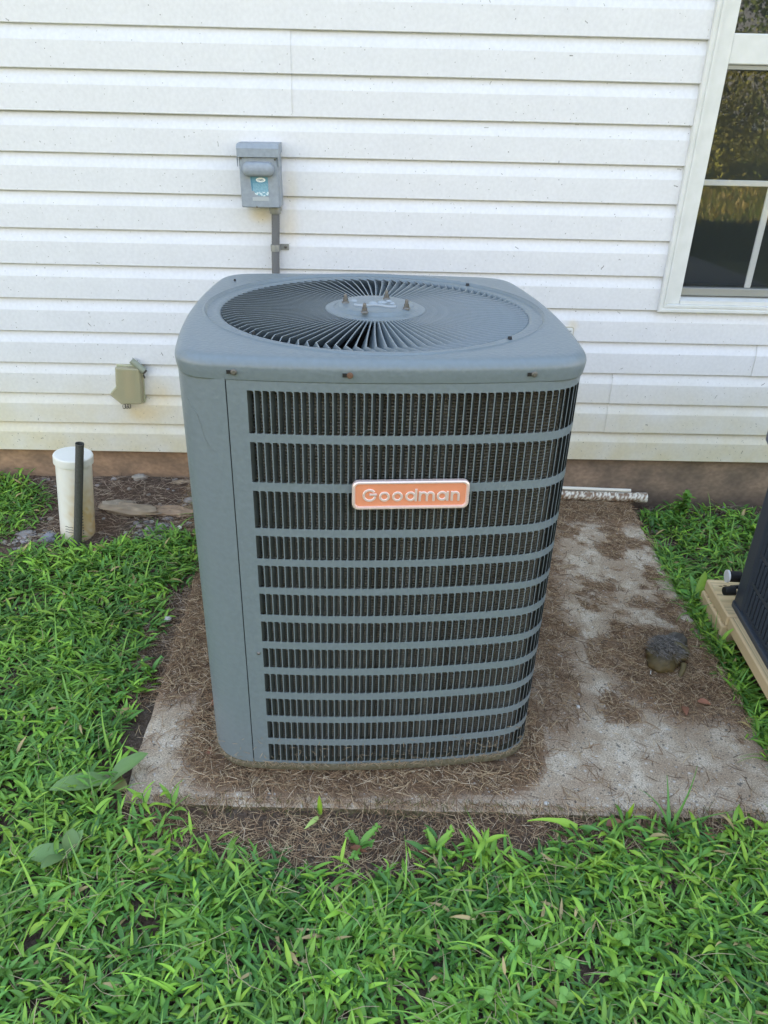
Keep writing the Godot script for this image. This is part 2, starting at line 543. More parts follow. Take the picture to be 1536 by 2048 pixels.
func build_house() -> void:
	house = thing("house", "white house wall of lapped vinyl siding above a brown parged foundation", "house")
	var sid := mat(Color.WHITE, 0.48)
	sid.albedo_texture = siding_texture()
	# siding courses: profile from the lower lip up into the next course
	var seams := {1: [-0.275], 2: [-0.2758], 10: [0.8595], 11: [0.8605], 9: [1.36]}
	for k in range(-11, 13):
		var y0 := 1.5488 - COURSE * k
		var ranges := []
		var right := 7.0
		if y0 > 0.70 and y0 < 2.15: ranges = [[-7.0, 0.985], [1.81, 7.0]]
		else: ranges = [[-7.0, right]]
		var cuts: Array = seams.get(k, [])
		if k < 0 or k > 12: cuts = [rng.randf_range(-5.5, 5.5)]
		var boards := []
		for r: Array in ranges:
			var x0: float = r[0]
			for cx: float in cuts:
				if cx > x0 + 0.1 and cx < r[1] - 0.1:      # one panel laps over the next
					if cx < 0.0:
						boards.append([x0, cx, 0.0030, 1]); x0 = cx - 0.015
						boards.append([x0, r[1], 0.0, 0])
					else:
						boards.append([x0, cx + 0.015, 0.0, 0]); x0 = cx
						boards.append([x0, r[1], 0.0030, -1])
					x0 = 99.0
			if x0 < 50.0: boards.append([x0, r[1], 0.0, 0])
		for bd: Array in boards:
			var prof := [Vector2(0.0, -0.013), Vector2(0.0, -0.0012), Vector2(0.0012, 0.0006), Vector2(0.004, 0.0), Vector2(0.030, -0.0003), Vector2(0.0715, 0.0), Vector2(0.0745, -0.0006), Vector2(0.090, -0.0052), Vector2(0.105, -0.0105), Vector2(0.119, -0.0122)]
			if bd[2] > 0.0: prof[0] = Vector2(0.0, -0.0115)
			var sections := [[0, 1], [1, 2, 3], [3, 4, 5, 6], [6, 7, 8, 9]]
			var mb := MB.new()
			var cols := maxi(2, int((bd[1] - bd[0]) / 0.12))
			for sec: Array in sections:
				var rings := []
				var us := []
				for pi: int in sec:
					var ring := PackedVector3Array()
					var u := PackedVector2Array()
					for i in cols + 1:
						var x: float = lerpf(bd[0], bd[1], float(i) / cols)
						var wob := gnoise.get_noise_2d(x * 60.0, k * 37.0) * 0.0009 * (1.0 if pi < 6 else 0.4)
						var wy := gnoise.get_noise_2d(x * 30.0 + 700.0, k * 53.0) * 0.0007
						ring.append(Vector3(x, y0 + prof[pi].x + wy, prof[pi].y + bd[2] + wob))
						u.append(Vector2((x + 1.75) / 3.4, (1.95 - y0 - prof[pi].x) / 1.8))
					rings.append(ring); us.append(u)
				mb.loft(rings, false, Vector3(0, y0 - 0.02, -5), false, us)
			if bd[3] != 0:
				var ex: float = bd[1] if bd[3] > 0 else bd[0]
				for i in prof.size() - 1:
					var pa := Vector3(ex, y0 + prof[i].x, prof[i].y + bd[2])
					var pb := Vector3(ex, y0 + prof[i + 1].x, prof[i + 1].y + bd[2])
					var back := Vector3(0, 0, -0.003)
					if bd[3] > 0: mb.quv(pa, pa + back, pb + back, pb, [Vector2.ZERO, Vector2.ZERO, Vector2.ZERO, Vector2.ZERO])
					else: mb.quv(pa, pb, pb + back, pa + back, [Vector2.ZERO, Vector2.ZERO, Vector2.ZERO, Vector2.ZERO])
			part("siding_panel", mb.mesh(), sid, house)
	# foundation
	var fm := mat(Color.WHITE, 0.9)
	var fw := 1024
	var fh := 128
	var n1 := noise_bytes(41, 0.02, fw, fh, 5)
	var n2 := noise_bytes(42, 0.12, fw, fh, 3)
	var fd := PackedByteArray(); fd.resize(fw * fh * 3)
	for y in fh:
		var low := smooth(0.35, 0.95, float(y) / fh)
		for x in fw:
			var i := y * fw + x
			var s := n1[i] / 255.0
			var wx := -1.75 + 3.4 * x / fw
			var warm := (1.0 - smooth(-0.6, 1.0, wx)) * 0.7 + 0.3 * s
			var g := (0.80 + 0.30 * s) * (0.90 + 0.2 * n2[i] / 255.0) * (1.0 - 0.35 * low * (0.5 + s))
			fd[i * 3] = int(clampf(lerpf(138.0, 160.0, warm) * g, 0, 255))
			fd[i * 3 + 1] = int(clampf(lerpf(121.0, 130.0, warm) * g, 0, 255))
			fd[i * 3 + 2] = int(clampf(lerpf(104.0, 102.0, warm) * g, 0, 255))
	fm.albedo_texture = ImageTexture.create_from_image(Image.create_from_data(fw, fh, false, Image.FORMAT_RGB8, fd))
	var fb := MB.new()
	var rings := []
	var us := []
	for j in 9:
		var y := 0.19 - 0.49 * j / 8.0
		var ring := PackedVector3Array()
		var u := PackedVector2Array()
		for i in 561:
			var x := -7.0 + 14.0 * i / 560.0
			ring.append(Vector3(x, y, -0.024 + gnoise.get_noise_2d(x * 300.0, y * 300.0) * 0.004))
			u.append(Vector2((x + 1.75) / 3.4, (0.19 - y) / 0.30))
		rings.append(ring); us.append(u)
	fb.loft(rings, false, Vector3(0, 0, -5), false, us)
	fb.cbox(Vector3(-7, -0.3, -9.0), Vector3(7, 0.185, -0.045))
	part("foundation", fb.mesh(), fm, house)
	# walls, floor and roof round a closed, dark inside
	var core := mat(col8(196, 190, 180), 0.9)
	var room := mat(col8(70, 66, 62), 0.9)
	var wb := MB.new()
	for r: Array in [[-7.0, 0.185, 1.0, 2.75], [1.80, 0.185, 7.0, 2.75], [1.0, 0.185, 1.80, 0.78], [1.0, 2.13, 1.80, 2.75]]:
		wb.cbox(Vector3(r[0], r[1], -0.16), Vector3(r[2], r[3], -0.045))
	part("front_wall", wb.mesh(), room, house)
	wb = MB.new()
	wb.cbox(Vector3(-7, 0.185, -9.0), Vector3(7, 2.75, -8.85))
	wb.cbox(Vector3(-7, 0.185, -8.85), Vector3(-6.85, 2.75, -0.16))
	wb.cbox(Vector3(6.85, 0.185, -8.85), Vector3(7, 2.75, -0.16))
	wb.cbox(Vector3(-1.5, 0.185, -3.6), Vector3(6.8, 2.74, -3.5))
	part("back_wall", wb.mesh(), room, house)
	wb = MB.new()
	wb.cbox(Vector3(-7, 2.752, -9.0), Vector3(7, 2.85, -0.045))
	part("ceiling", wb.mesh(), core, house)
	wb = MB.new()
	var eave := 0.30
	for s in [1, -1]:
		var zc := -4.5
		var ze: float = zc + s * (4.5 + eave)
		var top := Vector3(0, 5.5, zc)
		var lowy := 2.80
		for q in 2:
			var off: float = 0.14 * q
			var p := [Vector3(-7.4, lowy + off, ze), Vector3(7.4, lowy + off, ze), Vector3(7.4, top.y + off, zc), Vector3(-7.4, top.y + off, zc)]
			wb.quad(p[0], p[1], p[2], p[3])
		wb.quad(Vector3(-7.4, lowy, ze), Vector3(7.4, lowy, ze), Vector3(7.4, lowy + 0.14, ze), Vector3(-7.4, lowy + 0.14, ze))
	for x: float in [-7.0, 7.0]:
		wb.tri(Vector3(x, 2.85, -9.0), Vector3(x, 2.85, 0.0), Vector3(x, 5.5, -4.5))
	part("roof", wb.mesh(), mat(col8(78, 74, 72), 0.9), house)
	wb = MB.new()
	wb.cbox(Vector3(-7.3, 2.76, -0.02), Vector3(7.3, 2.795, 0.30))
	part("soffit", wb.mesh(), M.vinyl_trim, house)
	build_window()

func build_window() -> void:
	var w := Node3D.new()
	w.name = "window"
	house.add_child(w, true)
	tag(w, "white framed sash window with a pale grid behind dark glass")
	var t: StandardMaterial3D = M.vinyl_trim
	var x0 := 0.972
	var x1 := 1.806
	var y0 := 0.745
	var y1 := 2.16
	# outer channel: mitred, with a raised bead
	var mb := MB.new()
	var prof := [Vector2(0.0, -0.012), Vector2(0.0, 0.010), Vector2(0.003, 0.013), Vector2(0.011, 0.013), Vector2(0.013, 0.0095), Vector2(0.016, 0.0095), Vector2(0.018, 0.0125), Vector2(0.026, 0.0125), Vector2(0.028, 0.004), Vector2(0.028, -0.02)]
	for i in prof.size() - 1:
		var a: Vector2 = prof[i]
		var b: Vector2 = prof[i + 1]
		var A := [Vector3(x0 + a.x, y0 + a.x, a.y), Vector3(x1 - a.x, y0 + a.x, a.y), Vector3(x1 - a.x, y1 - a.x, a.y), Vector3(x0 + a.x, y1 - a.x, a.y)]
		var B := [Vector3(x0 + b.x, y0 + b.x, b.y), Vector3(x1 - b.x, y0 + b.x, b.y), Vector3(x1 - b.x, y1 - b.x, b.y), Vector3(x0 + b.x, y1 - b.x, b.y)]
		for k in 4: mb.quad(A[k], A[(k + 1) % 4], B[(k + 1) % 4], B[k])
	part("trim", mb.mesh(), t, w)
	for j: Array in [[1.0, 1.044], [1.734, 1.778]]:
		mb = MB.new()
		mb.cbox(Vector3(j[0], y0 + 0.0283, -0.07), Vector3(j[1], y1 - 0.0283, 0.0035), 0.0015)
		part("jamb", mb.mesh(), t, w)
	mb = MB.new()
	mb.prism(PackedVector2Array([Vector2(-0.07, 0.0), Vector2(0.006, 0.0), Vector2(0.006, 0.012), Vector2(-0.07, 0.026)]), 0.0, 0.688, 0.0, Transform3D(Basis(Vector3(0, 0, 1), Vector3(0, 1, 0), Vector3(1, 0, 0)), Vector3(1.0445, 0.7735, 0.0)))
	part("sill", mb.mesh(), t, w)
	mb = MB.new()
	mb.cbox(Vector3(1.0445, 0.798, -0.05), Vector3(1.7335, 0.824, -0.022), 0.002)
	part("bottom_rail", mb.mesh(), M.galv, w)
	mb = MB.new()
	mb.cbox(Vector3(1.0442, 1.487, -0.05), Vector3(1.7338, 1.567, -0.004), 0.003)
	part("meeting_rail", mb.mesh(), t, w)
	mb = MB.new()
	mb.cbox(Vector3(1.0445, 1.474, -0.045), Vector3(1.7335, 1.4865, -0.012), 0.001)
	part("screen_rail", mb.mesh(), M.galv, w)
	mb = MB.new()
	mb.quad(Vector3(1.0445, 0.8245, -0.034), Vector3(1.7335, 0.8245, -0.034), Vector3(1.7335, 1.474, -0.034), Vector3(1.0445, 1.474, -0.034))
	part("pane", mb.mesh(), M.glass, w)
	mb = MB.new()
	mb.quad(Vector3(1.0445, 1.5675, -0.02), Vector3(1.7335, 1.5675, -0.02), Vector3(1.7335, 2.13, -0.02), Vector3(1.0445, 2.13, -0.02))
	part("pane", mb.mesh(), M.glass, w)
	mb = MB.new()
	mb.cbox(Vector3(1.0445, 1.148, -0.0455), Vector3(1.7335, 1.166, -0.0385), 0.002)
	part("muntin", mb.mesh(), M.muntin, w)
	for x: float in [1.2865, 1.5085]:
		mb = MB.new()
		mb.cbox(Vector3(x - 0.011, 0.8245, -0.0445), Vector3(x + 0.011, 1.474, -0.0375), 0.002)
		part("muntin", mb.mesh(), M.muntin, w)

func pad_texture() -> ImageTexture:
	var w := 1024
	var h := 1024
	var a := noise_bytes(51, 0.010, w, h, 5)
	var b := noise_bytes(52, 0.22, w, h, 2)
	var e := noise_bytes(53, 0.035, w, h, 4)
	var g := noise_bytes(54, 0.45, w, h, 1)
	var d := PackedByteArray(); d.resize(w * h * 3)
	var light := Color(0.775, 0.725, 0.645)
	var mid := Color(0.685, 0.62, 0.53)
	var brown := Color(0.475, 0.365, 0.27)
	var dark := Color(0.24, 0.22, 0.19)
	var th := PackedFloat32Array(); th.resize(128 * 128)
	for j in 128:
		for i in 128: th[j * 128 + i] = thatch(-0.62 + 1.65 * i / 128.0, -0.05 + 1.6 * j / 128.0)
	for y in h:
		for x in w:
			var i := y * w + x
			var s := a[i] / 255.0
			var f := b[i] / 255.0
			var q := e[i] / 255.0
			var p := g[i] / 255.0
			var t := th[(y >> 3) * 128 + (x >> 3)]
			var c := mid.lerp(light, smooth(0.35, 0.85, q * 0.5 + s * 0.5))
			c = c.lerp(brown, clampf(t * 1.05 + (0.5 - s) * 0.45 - 0.03, 0.0, 0.85))
			c = c.lerp(light, smooth(0.62, 0.95, q * 0.6 + f * 0.4) * 0.45)
			c = c.lerp(dark, smooth(0.60, 0.95, f) * 0.5 * (1.0 - 0.5 * t))
			c = c * (0.74 + 0.52 * p)
			d[i * 3] = int(clampf(c.r, 0, 1) * 255.0); d[i * 3 + 1] = int(clampf(c.g, 0, 1) * 255.0); d[i * 3 + 2] = int(clampf(c.b, 0, 1) * 255.0)
	# exposed pale aggregate
	for k in 9000:
		var px := rng.randi_range(3, w - 4)
		var py := rng.randi_range(60, h - 4)
		var r := 1 if k % 7 else 2
		var tone := rng.randf_range(0.62, 0.9)
		var mixin := 0.75
		if k % 2 == 0:
			tone = rng.randf_range(0.16, 0.38)
			mixin = 0.55
		for yy in range(py - r, py + r):
			for xx in range(px - r, px + r):
				if Vector2(xx - px + 0.5, yy - py + 0.5).length() > r: continue
				var i := (yy * w + xx) * 3
				d[i] = int(lerpf(d[i], tone * 235.0, mixin)); d[i + 1] = int(lerpf(d[i + 1], tone * 230.0, mixin)); d[i + 2] = int(lerpf(d[i + 2], tone * 220.0, mixin))
	return ImageTexture.create_from_image(Image.create_from_data(w, h, false, Image.FORMAT_RGB8, d))

func build_pad() -> void:
	var m := mat(Color.WHITE, 0.92)
	m.albedo_texture = pad_texture()
	var side := mat(col8(132, 118, 96), 0.95)
	tri_albedo(side, seamless(56, 0.05, 256, 5, Color(0.45, 0.46, 0.32), Color(1, 1, 1)), 5.0)
	var o := thing("concrete_pad", "weathered concrete pad littered with dead clippings, running out from the wall", "concrete pad")
	var rough := noise(57, 0.9, 3)
	var rings := []
	var us := []
	var N := 110
	var K := 100
	for j in K + 1:
		var ring := PackedVector3Array()
		var u := PackedVector2Array()
		for i in N + 1:
			var s := float(i) / N
			var t := float(j) / K
			var xl := lerpf(-0.60, -0.543, t)
			var xr := lerpf(1.006, 0.952, t)
			var zf := lerpf(1.475, 1.502, s)
			var x := lerpf(xl, xr, s)
			var z := lerpf(-0.02, zf, t)
			var edge := minf(minf(s, 1.0 - s) * 1.55, (1.0 - t) * 1.5)
			var jag := gnoise.get_noise_2d(x * 500.0, z * 500.0) * 0.005 * (1.0 - smooth(0.0, 0.02, edge))
			var y := rough.get_noise_2d(x * 90.0, z * 90.0) * 0.0018 - 0.010 * pow(1.0 - smooth(0.0, 0.022, edge), 2.0)
			if i == 0: x -= jag
			if i == N: x += jag
			if j == K: z += jag
			ring.append(Vector3(x, y, z))
			u.append(Vector2((x + 0.62) / 1.65, (z + 0.05) / 1.6))
		rings.append(ring); us.append(u)
	var mb := MB.new()
	mb.loft(rings, false, Vector3(0.2, -3, 0.7), false, us)
	part("pad_top", mb.mesh(), m, o)
	mb = MB.new()
	var rim := PackedVector3Array()
	for j in K + 1: rim.append(rings[j][0])
	for i in range(1, N + 1): rim.append(rings[K][i])
	for j in range(K - 1, -1, -1): rim.append(rings[j][N])
	var low := PackedVector3Array()
	var mid := PackedVector3Array()
	for p in rim:
		var out := Vector3(p.x - 0.2, 0, p.z - 0.7).normalized()
		var b := gnoise.get_noise_2d(p.x * 400.0, p.z * 400.0) * 0.004
		mid.append(p + Vector3(0, -0.018, 0) + out * (0.003 + b)); low.append(p + Vector3(0, -0.09, 0) + out * b)
	mb.loft([rim, mid, low], false, Vector3(0.2, 0, 0.7))
	part("pad_edge", mb.mesh(), side, o)

func build_trees() -> void:
	var bark := mat(col8(96, 82, 66), 0.95)
	var leaf := mat(Color.WHITE, 0.6, 0.0, true)
	leaf.backlight = Color(0.6, 0.6, 0.6)
	var spots := [[-9.0, 21.0, 5.2, 0], [-3.0, 19.5, 4.6, 1], [2.5, 20.0, 5.4, 2], [6.5, 17.0, 4.8, 1], [10.0, 17.5, 5.4, 0], [14.5, 17.0, 4.8, 2], [20.0, 22.0, 6.0, 1]]
	var lab := ["tall spreading tree across the lawn behind the viewer, farthest left", "rounded tree across the lawn, left of the middle one", "tall tree in the middle of the row facing the house", "small yellow green tree mirrored in the window glass", "dark tree mirrored beside the small yellow green one", "bushy tree across the lawn, second from the right end", "tallest tree at the right end of the row facing the house"]
	for k in spots.size():
		var s: Array = spots[k]
		var hgt: float = s[2]
		var o := thing("tree", lab[k], "tree", Vector3(s[0], -0.08, s[1]), "trees across the lawn")
		var mb := MB.new()
		mb.tube([Vector3.ZERO, Vector3(0.1, hgt * 0.25, 0), Vector3(0.05, hgt * 0.5, 0.1), Vector3(0.0, hgt * 0.8, 0)], hgt * 0.03, 9, hgt * 0.008)
		for b in 7:
			var a := TAU * b / 7.0 + rng.randf()
			var y0 := hgt * rng.randf_range(0.22, 0.55)
			mb.tube([Vector3(0.05, y0, 0), Vector3(cos(a) * hgt * 0.12, y0 + hgt * 0.08, sin(a) * hgt * 0.12), Vector3(cos(a) * hgt * 0.26, y0 + hgt * 0.2, sin(a) * hgt * 0.26)], hgt * 0.011, 6, hgt * 0.003)
		part("trunk", mb.mesh(), bark, o)
		mb = MB.new()
		var tint: Color = [Color(0.05, 0.085, 0.022), Color(0.085, 0.105, 0.028), Color(0.075, 0.105, 0.028)][s[3]]
		var lobes := []
		for q in 30:
			var a := rng.randf() * TAU
			var r := hgt * 0.48 * sqrt(rng.randf())
			lobes.append([Vector3(cos(a) * r, hgt * rng.randf_range(0.10, 0.92), sin(a) * r), hgt * rng.randf_range(0.12, 0.20), rng.randf_range(0.45, 1.6)])
		for q in (16000 if k == 3 or k == 4 else 5000):
			var l: Array = lobes[rng.randi() % lobes.size()]
			var dirv := Vector3(rng.randfn(), rng.randfn(), rng.randfn()).normalized()
			var p: Vector3 = l[0] + dirv * l[1] * rng.randf_range(0.55, 1.05)
			var t1 := Vector3(rng.randfn(), rng.randfn(), rng.randfn()).normalized()
			var t2 := t1.cross(Vector3(rng.randfn(), rng.randfn(), rng.randfn())).normalized()
			var sz := rng.randf_range(0.035, 0.085) * hgt / 6.0 * (1.0 if k == 3 or k == 4 else 1.8)
			mb.col = tint * rng.randf_range(0.7, 1.35) * l[2]
			mb.quad(p - t1 * sz, p - t2 * sz * 0.5, p + t1 * sz, p + t2 * sz * 0.5)
		part("crown", mb.mesh(), leaf, o)

# ------------------------------------------------------------------ the unit
var ring2 := PackedVector2Array()     # body outline, from the front left corner round to the right
func outline(a: float, rc: float, s: float) -> PackedVector2Array:
	var raw := PackedVector2Array()
	var b := a - rc
	for k in 4:
		for i in 41:
			var u := -b + 2.0 * b * i / 40.0
			raw.append(Vector2(u, a + s * (1.0 - u * u / (b * b))).rotated(-k * PI * 0.5))
		for i in range(1, 20):
			var th := PI * 0.5 * (1.0 - i / 20.0)
			raw.append(Vector2(b + rc * cos(th), b + rc * sin(th)).rotated(-k * PI * 0.5))
	var r := resample(raw, 320)
	for it in 10:
		var q := r.duplicate()
		for i in r.size(): q[i] = r[i] * 0.5 + (r[(i + 1) % r.size()] + r[(i + r.size() - 1) % r.size()]) * 0.25
		r = q
	return r

func resample(p: PackedVector2Array, count: int) -> PackedVector2Array:
	var L := 0.0
	for i in p.size(): L += p[i].distance_to(p[(i + 1) % p.size()])
	var out := PackedVector2Array()
	var step := L / count
	var need := 0.0
	var run := 0.0
	for i in p.size():
		var a := p[i]
		var b := p[(i + 1) % p.size()]
		var d := a.distance_to(b)
		while need < run + d - 1e-9 and out.size() < count:
			out.append(a.lerp(b, (need - run) / d)); need += step
		run += d
	return out

func inset(p: PackedVector2Array, d: float) -> PackedVector2Array:
	var out := PackedVector2Array()
	for i in p.size():
		var t := (p[(i + 1) % p.size()] - p[(i + p.size() - 1) % p.size()]).normalized()
		out.append(p[i] - Vector2(-t.y, t.x) * d)
	return out

func at_y(p: PackedVector2Array, y: float) -> PackedVector3Array:
	var r := PackedVector3Array()
	for q in p: r.append(Vector3(q.x, y, q.y))
	return r

var run_len := PackedFloat32Array()
func path_setup() -> void:
	run_len.clear()
	var s := 0.0
	for i in ring2.size():
		run_len.append(s)
		s += ring2[i].distance_to(ring2[(i + 1) % ring2.size()])
	run_len.append(s)

func path_at(s: float) -> Transform3D:      # x along the sheet, y up, z outward
	var L := run_len[ring2.size()]
	s = fposmod(s, L)
	var i := clampi(run_len.bsearch(s) - 1, 0, ring2.size() - 1)
	var n := ring2.size()
	var f := (s - run_len[i]) / (run_len[i + 1] - run_len[i])
	var p := ring2[i].lerp(ring2[(i + 1) % n], f)
	var t1 := (ring2[(i + 1) % n] - ring2[(i + n - 1) % n]).normalized()
	var t2 := (ring2[(i + 2) % n] - ring2[i]).normalized()
	var t := t1.lerp(t2, f).normalized()
	var x := Vector3(t.x, 0, t.y)
	return Transform3D(Basis(x, Vector3.UP, x.cross(Vector3.UP)), Vector3(p.x, 0, p.y))

func sheet(mb: MB, s0: float, s1: float, y0: float, y1: float, thick := 0.0012, out := 0.0) -> void:
	var n := maxi(1, int((s1 - s0) / 0.012))
	var rr := [PackedVector3Array(), PackedVector3Array(), PackedVector3Array(), PackedVector3Array()]
	for i in n + 1:
		var X := path_at(lerpf(s0, s1, float(i) / n))
		rr[0].append(X * Vector3(0, y0, out)); rr[1].append(X * Vector3(0, y1, out))
		rr[2].append(X * Vector3(0, y1, out - thick)); rr[3].append(X * Vector3(0, y0, out - thick))
	for k in 4:
		var refp: Vector3 = (rr[(k + 2) % 4][0] + rr[(k + 3) % 4][0]) * 0.5
		if n > 4: refp = Vector3(0, (y0 + y1) * 0.5, 0)
		mb.loft([rr[k], rr[(k + 1) % 4]], false, refp, n > 4 and k == 2)

func build_unit() -> void:
	var o := thing("cooling_unit", "large blue grey outdoor air conditioner with an orange nameplate and round fan grille", "air conditioner")
	var B := Basis(Vector3(0, 0, 1), TILT) * Basis(Vector3(0, 1, 0), PSI)
	o.transform = Transform3D(B, Vector3(-0.00555, 0.9724, 1.0174) - B * Vector3(0, 0.9724, 0))
	ring2 = outline(0.3673, 0.0948, 0.0160)
	# turn the list so that it runs left to right across the front
	if ring2[10].x < ring2[0].x: ring2.reverse()
	path_setup()
	var s_seam := 0.0
	var s_slot := 0.0
	var L := run_len[ring2.size()]
	var near_a := 9.0
	var near_b := 9.0
	for i in ring2.size():
		if ring2[i].y < 0.30: continue
		if absf(ring2[i].x + 0.272) < near_a:
			near_a = absf(ring2[i].x + 0.272); s_seam = run_len[i]
		if absf(ring2[i].x + 0.2387) < near_b:
			near_b = absf(ring2[i].x + 0.2387); s_slot = run_len[i]
	if s_slot < s_seam: s_slot += L
	var YT := 0.9724
	# ---- top cover
	var cap2 := outline(0.3686, 0.0765, 0.0192)
	if cap2[10].x < cap2[0].x: cap2.reverse()
	var rings := []
	var mb := MB.new()
	mb.loft([at_y(inset(cap2, 0.0065), YT - 0.0412), at_y(inset(cap2, 0.0040), YT - 0.0416), at_y(inset(cap2, 0.0030), YT - 0.040)], true, Vector3(0, YT + 0.02, 0))
	for q: Array in [[0.0030, -0.040], [0.0012, -0.030], [0.0, -0.0195], [0.0008, -0.0145], [0.0036, -0.0092], [0.0085, -0.0046], [0.0150, -0.0018], [0.0215, -0.0006], [0.030, 0.0]]:
		rings.append(at_y(inset(cap2, q[0]), YT + q[1]))
	var circ := func(r: float, y: float) -> PackedVector3Array:
		var p := PackedVector3Array()
		for q in cap2:
			var d := q.normalized() * r
			p.append(Vector3(d.x, y, d.y))
		return p
	# flat top blends from the rounded square to the raised ring
	var inner := inset(cap2, 0.030)
	for f: float in [0.35, 0.7]:
		var p := PackedVector3Array()
		for i in inner.size():
			var d := cap2[i].normalized()
			var q := inner[i].lerp(d * 0.3575, f)
			if q.length() < 0.3575: q = d * 0.3575
			p.append(Vector3(q.x, YT + 0.0004, q.y))
		rings.append(p)
	rings.append(circ.call(0.3572, YT + 0.0006))
	rings.append(circ.call(0.3550, YT + 0.0030)); rings.append(circ.call(0.3530, YT + 0.0026))
	rings.append(circ.call(0.3508, YT - 0.0028)); rings.append(circ.call(0.3470, YT - 0.0036)); rings.append(circ.call(0.3310, YT - 0.0020))
	rings.append(circ.call(0.3250, YT - 0.0030)); rings.append(circ.call(0.3212, YT - 0.0065)); rings.append(circ.call(0.3200, YT - 0.014)); rings.append(circ.call(0.3195, YT - 0.045))
	var refy := Vector3(0, YT - 0.05, 0)
	mb.loft(rings, true, refy)
	part("top_cover", mb.mesh(), M.paint, o)
	# throat below the grille
	mb = MB.new()
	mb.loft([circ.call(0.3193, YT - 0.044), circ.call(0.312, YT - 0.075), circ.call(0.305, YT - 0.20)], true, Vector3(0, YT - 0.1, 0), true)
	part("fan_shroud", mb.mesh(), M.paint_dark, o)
	# ---- grille blades
	var bl := MB.new()
	var rows := [[], [], [], []]
	var tt := tan(deg_to_rad(35.0))
	for q in 9:
		var f := q / 8.0
		var r := lerpf(0.101, 0.3215, f)
		var sweep := -0.018 * pow(f, 2.0) - (0.055 * pow(maxf(0.0, (f - 0.86) / 0.14), 2.0))
		var hgt := lerpf(0.020, 0.024, f)
		var topy := -0.0035 - 0.003 * (1.0 - absf(2.0 * f - 1.0)) * 0.0
		for lv in 4:
			var y := topy - (hgt if lv >= 2 else 0.0)
			var half := 0.00125 if lv < 2 else 0.0005
			var side := half if lv == 1 or lv == 2 else -half
			var off := (hgt * tt if lv >= 2 else 0.0) * lerpf(0.42, 1.0, f)
			var a := sweep + (off + side) / r
			rows[lv].append(Vector3(r * cos(a), y, r * sin(a)))
	for lv in 4:
		var A := PackedVector3Array(rows[lv])
		var Bq := PackedVector3Array(rows[(lv + 1) % 4])
		var cen: Vector3 = (rows[0][4] + rows[2][4]) * 0.5
		bl.loft([A, Bq], false, cen)
	var blade := bl.mesh()
	for k in 100:
		part("grille_blade", blade, M.paint, o, Transform3D(Basis(Vector3.UP, -TAU * k / 100.0), Vector3(0, YT, 0)))
	mb = MB.new()
	mb.lathe([Vector2(0.0, 0.0075), Vector2(0.060, 0.0078), Vector2(0.078, 0.0072), Vector2(0.082, 0.0055), Vector2(0.087, 0.0008), Vector2(0.091, -0.0006), Vector2(0.103, -0.0012), Vector2(0.1065, -0.0030), Vector2(0.1068, -0.012), Vector2(0.09, -0.02)], 72, Transform3D(Basis.IDENTITY, Vector3(0, YT, 0)))
	part("grille_hub", mb.mesh(), M.paint, o)
	# sealant bead on the hub
	mb = MB.new()
	var bead := []
	for i in 22:
		var f := i / 21.0
		bead.append(Vector3(-0.045 + 0.085 * f, YT + 0.0085, 0.022 + 0.006 * sin(f * 9.0) + 0.01 * f))
	mb.tube(bead, 0.0035, 7)
	for q: Array in [[-0.045, -0.02, 0.009], [0.015, -0.01, 0.012], [0.03, -0.022, 0.008], [-0.005, -0.005, 0.010], [0.036, 0.0, 0.007]]:
		mb.lathe([Vector2(0, 0.003), Vector2(q[2] * 0.6, 0.002), Vector2(q[2], -0.001)], 12, Transform3D(Basis.IDENTITY, Vector3(q[0], YT + 0.0078, q[1])))
	part("sealant", mb.mesh(), mat(col8(150, 158, 162), 0.7), o)
	var inv := o.transform.affine_inverse()
	for k in 4:
		var w: Vector3 = [Vector3(-0.0689, 0.98, 1.02), Vector3(0.018, 0.98, 0.9735), Vector3(0.0588, 0.98, 1.0591), Vector3(-0.0271, 0.98, 1.1015)][k]
		var q := inv * w
		mb = MB.new()
		var X := Transform3D(Basis.IDENTITY, Vector3(q.x, YT + 0.0076, q.z))
		mb.lathe([Vector2(0.0, 0.0035), Vector2(0.0072, 0.0032), Vector2(0.0078, 0.0)], 16, X)
		mb.lathe([Vector2(0.0052, 0.003), Vector2(0.0052, 0.010), Vector2(0.0036, 0.0108)], 6, X, true)
		mb.lathe([Vector2(0.0036, 0.0105), Vector2(0.0036, 0.0160), Vector2(0.0026, 0.0188), Vector2(0.0, 0.0198)], 12, X)
		part("acorn_nut", mb.mesh(), M.steel, o)
	# ---- fan and motor in the dark below
	mb = MB.new()
	mb.lathe([Vector2(0.0, -0.02), Vector2(0.075, -0.02), Vector2(0.085, -0.03), Vector2(0.085, -0.16), Vector2(0.07, -0.17), Vector2(0.0, -0.17)], 24, Transform3D(Basis.IDENTITY, Vector3(0, YT, 0)))
	part("fan_motor", mb.mesh(), M.black, o)
	var fb := MB.new()
	var fr := []
	for q in 7:
		var r := 0.05 + 0.24 * q / 6.0
		var ring := PackedVector3Array()
		for i in 9:
			var a := -0.6 + 1.1 * i / 8.0 + 0.12 * q / 6.0
			ring.append(Vector3(r * cos(a), 0.045 * sin((i / 8.0 - 0.5) * 1.8), r * sin(a)))
		fr.append(ring)
	fb.loft(fr, false, Vector3(0, -3, 0))
	var fmesh := fb.mesh()
	for k in 3:
		part("fan_blade", fmesh, M.dark_metal, o, Transform3D(Basis(Vector3.UP, TAU * k / 3.0 + 0.4), Vector3(0, YT - 0.19, 0)))
	# ---- coil: a stack of fine finned turns behind the louvres
	mb = MB.new()
	var c0 := resample(inset(ring2, 0.0175), 150)
	var c1 := resample(inset(ring2, 0.030), 150)
	rings = []
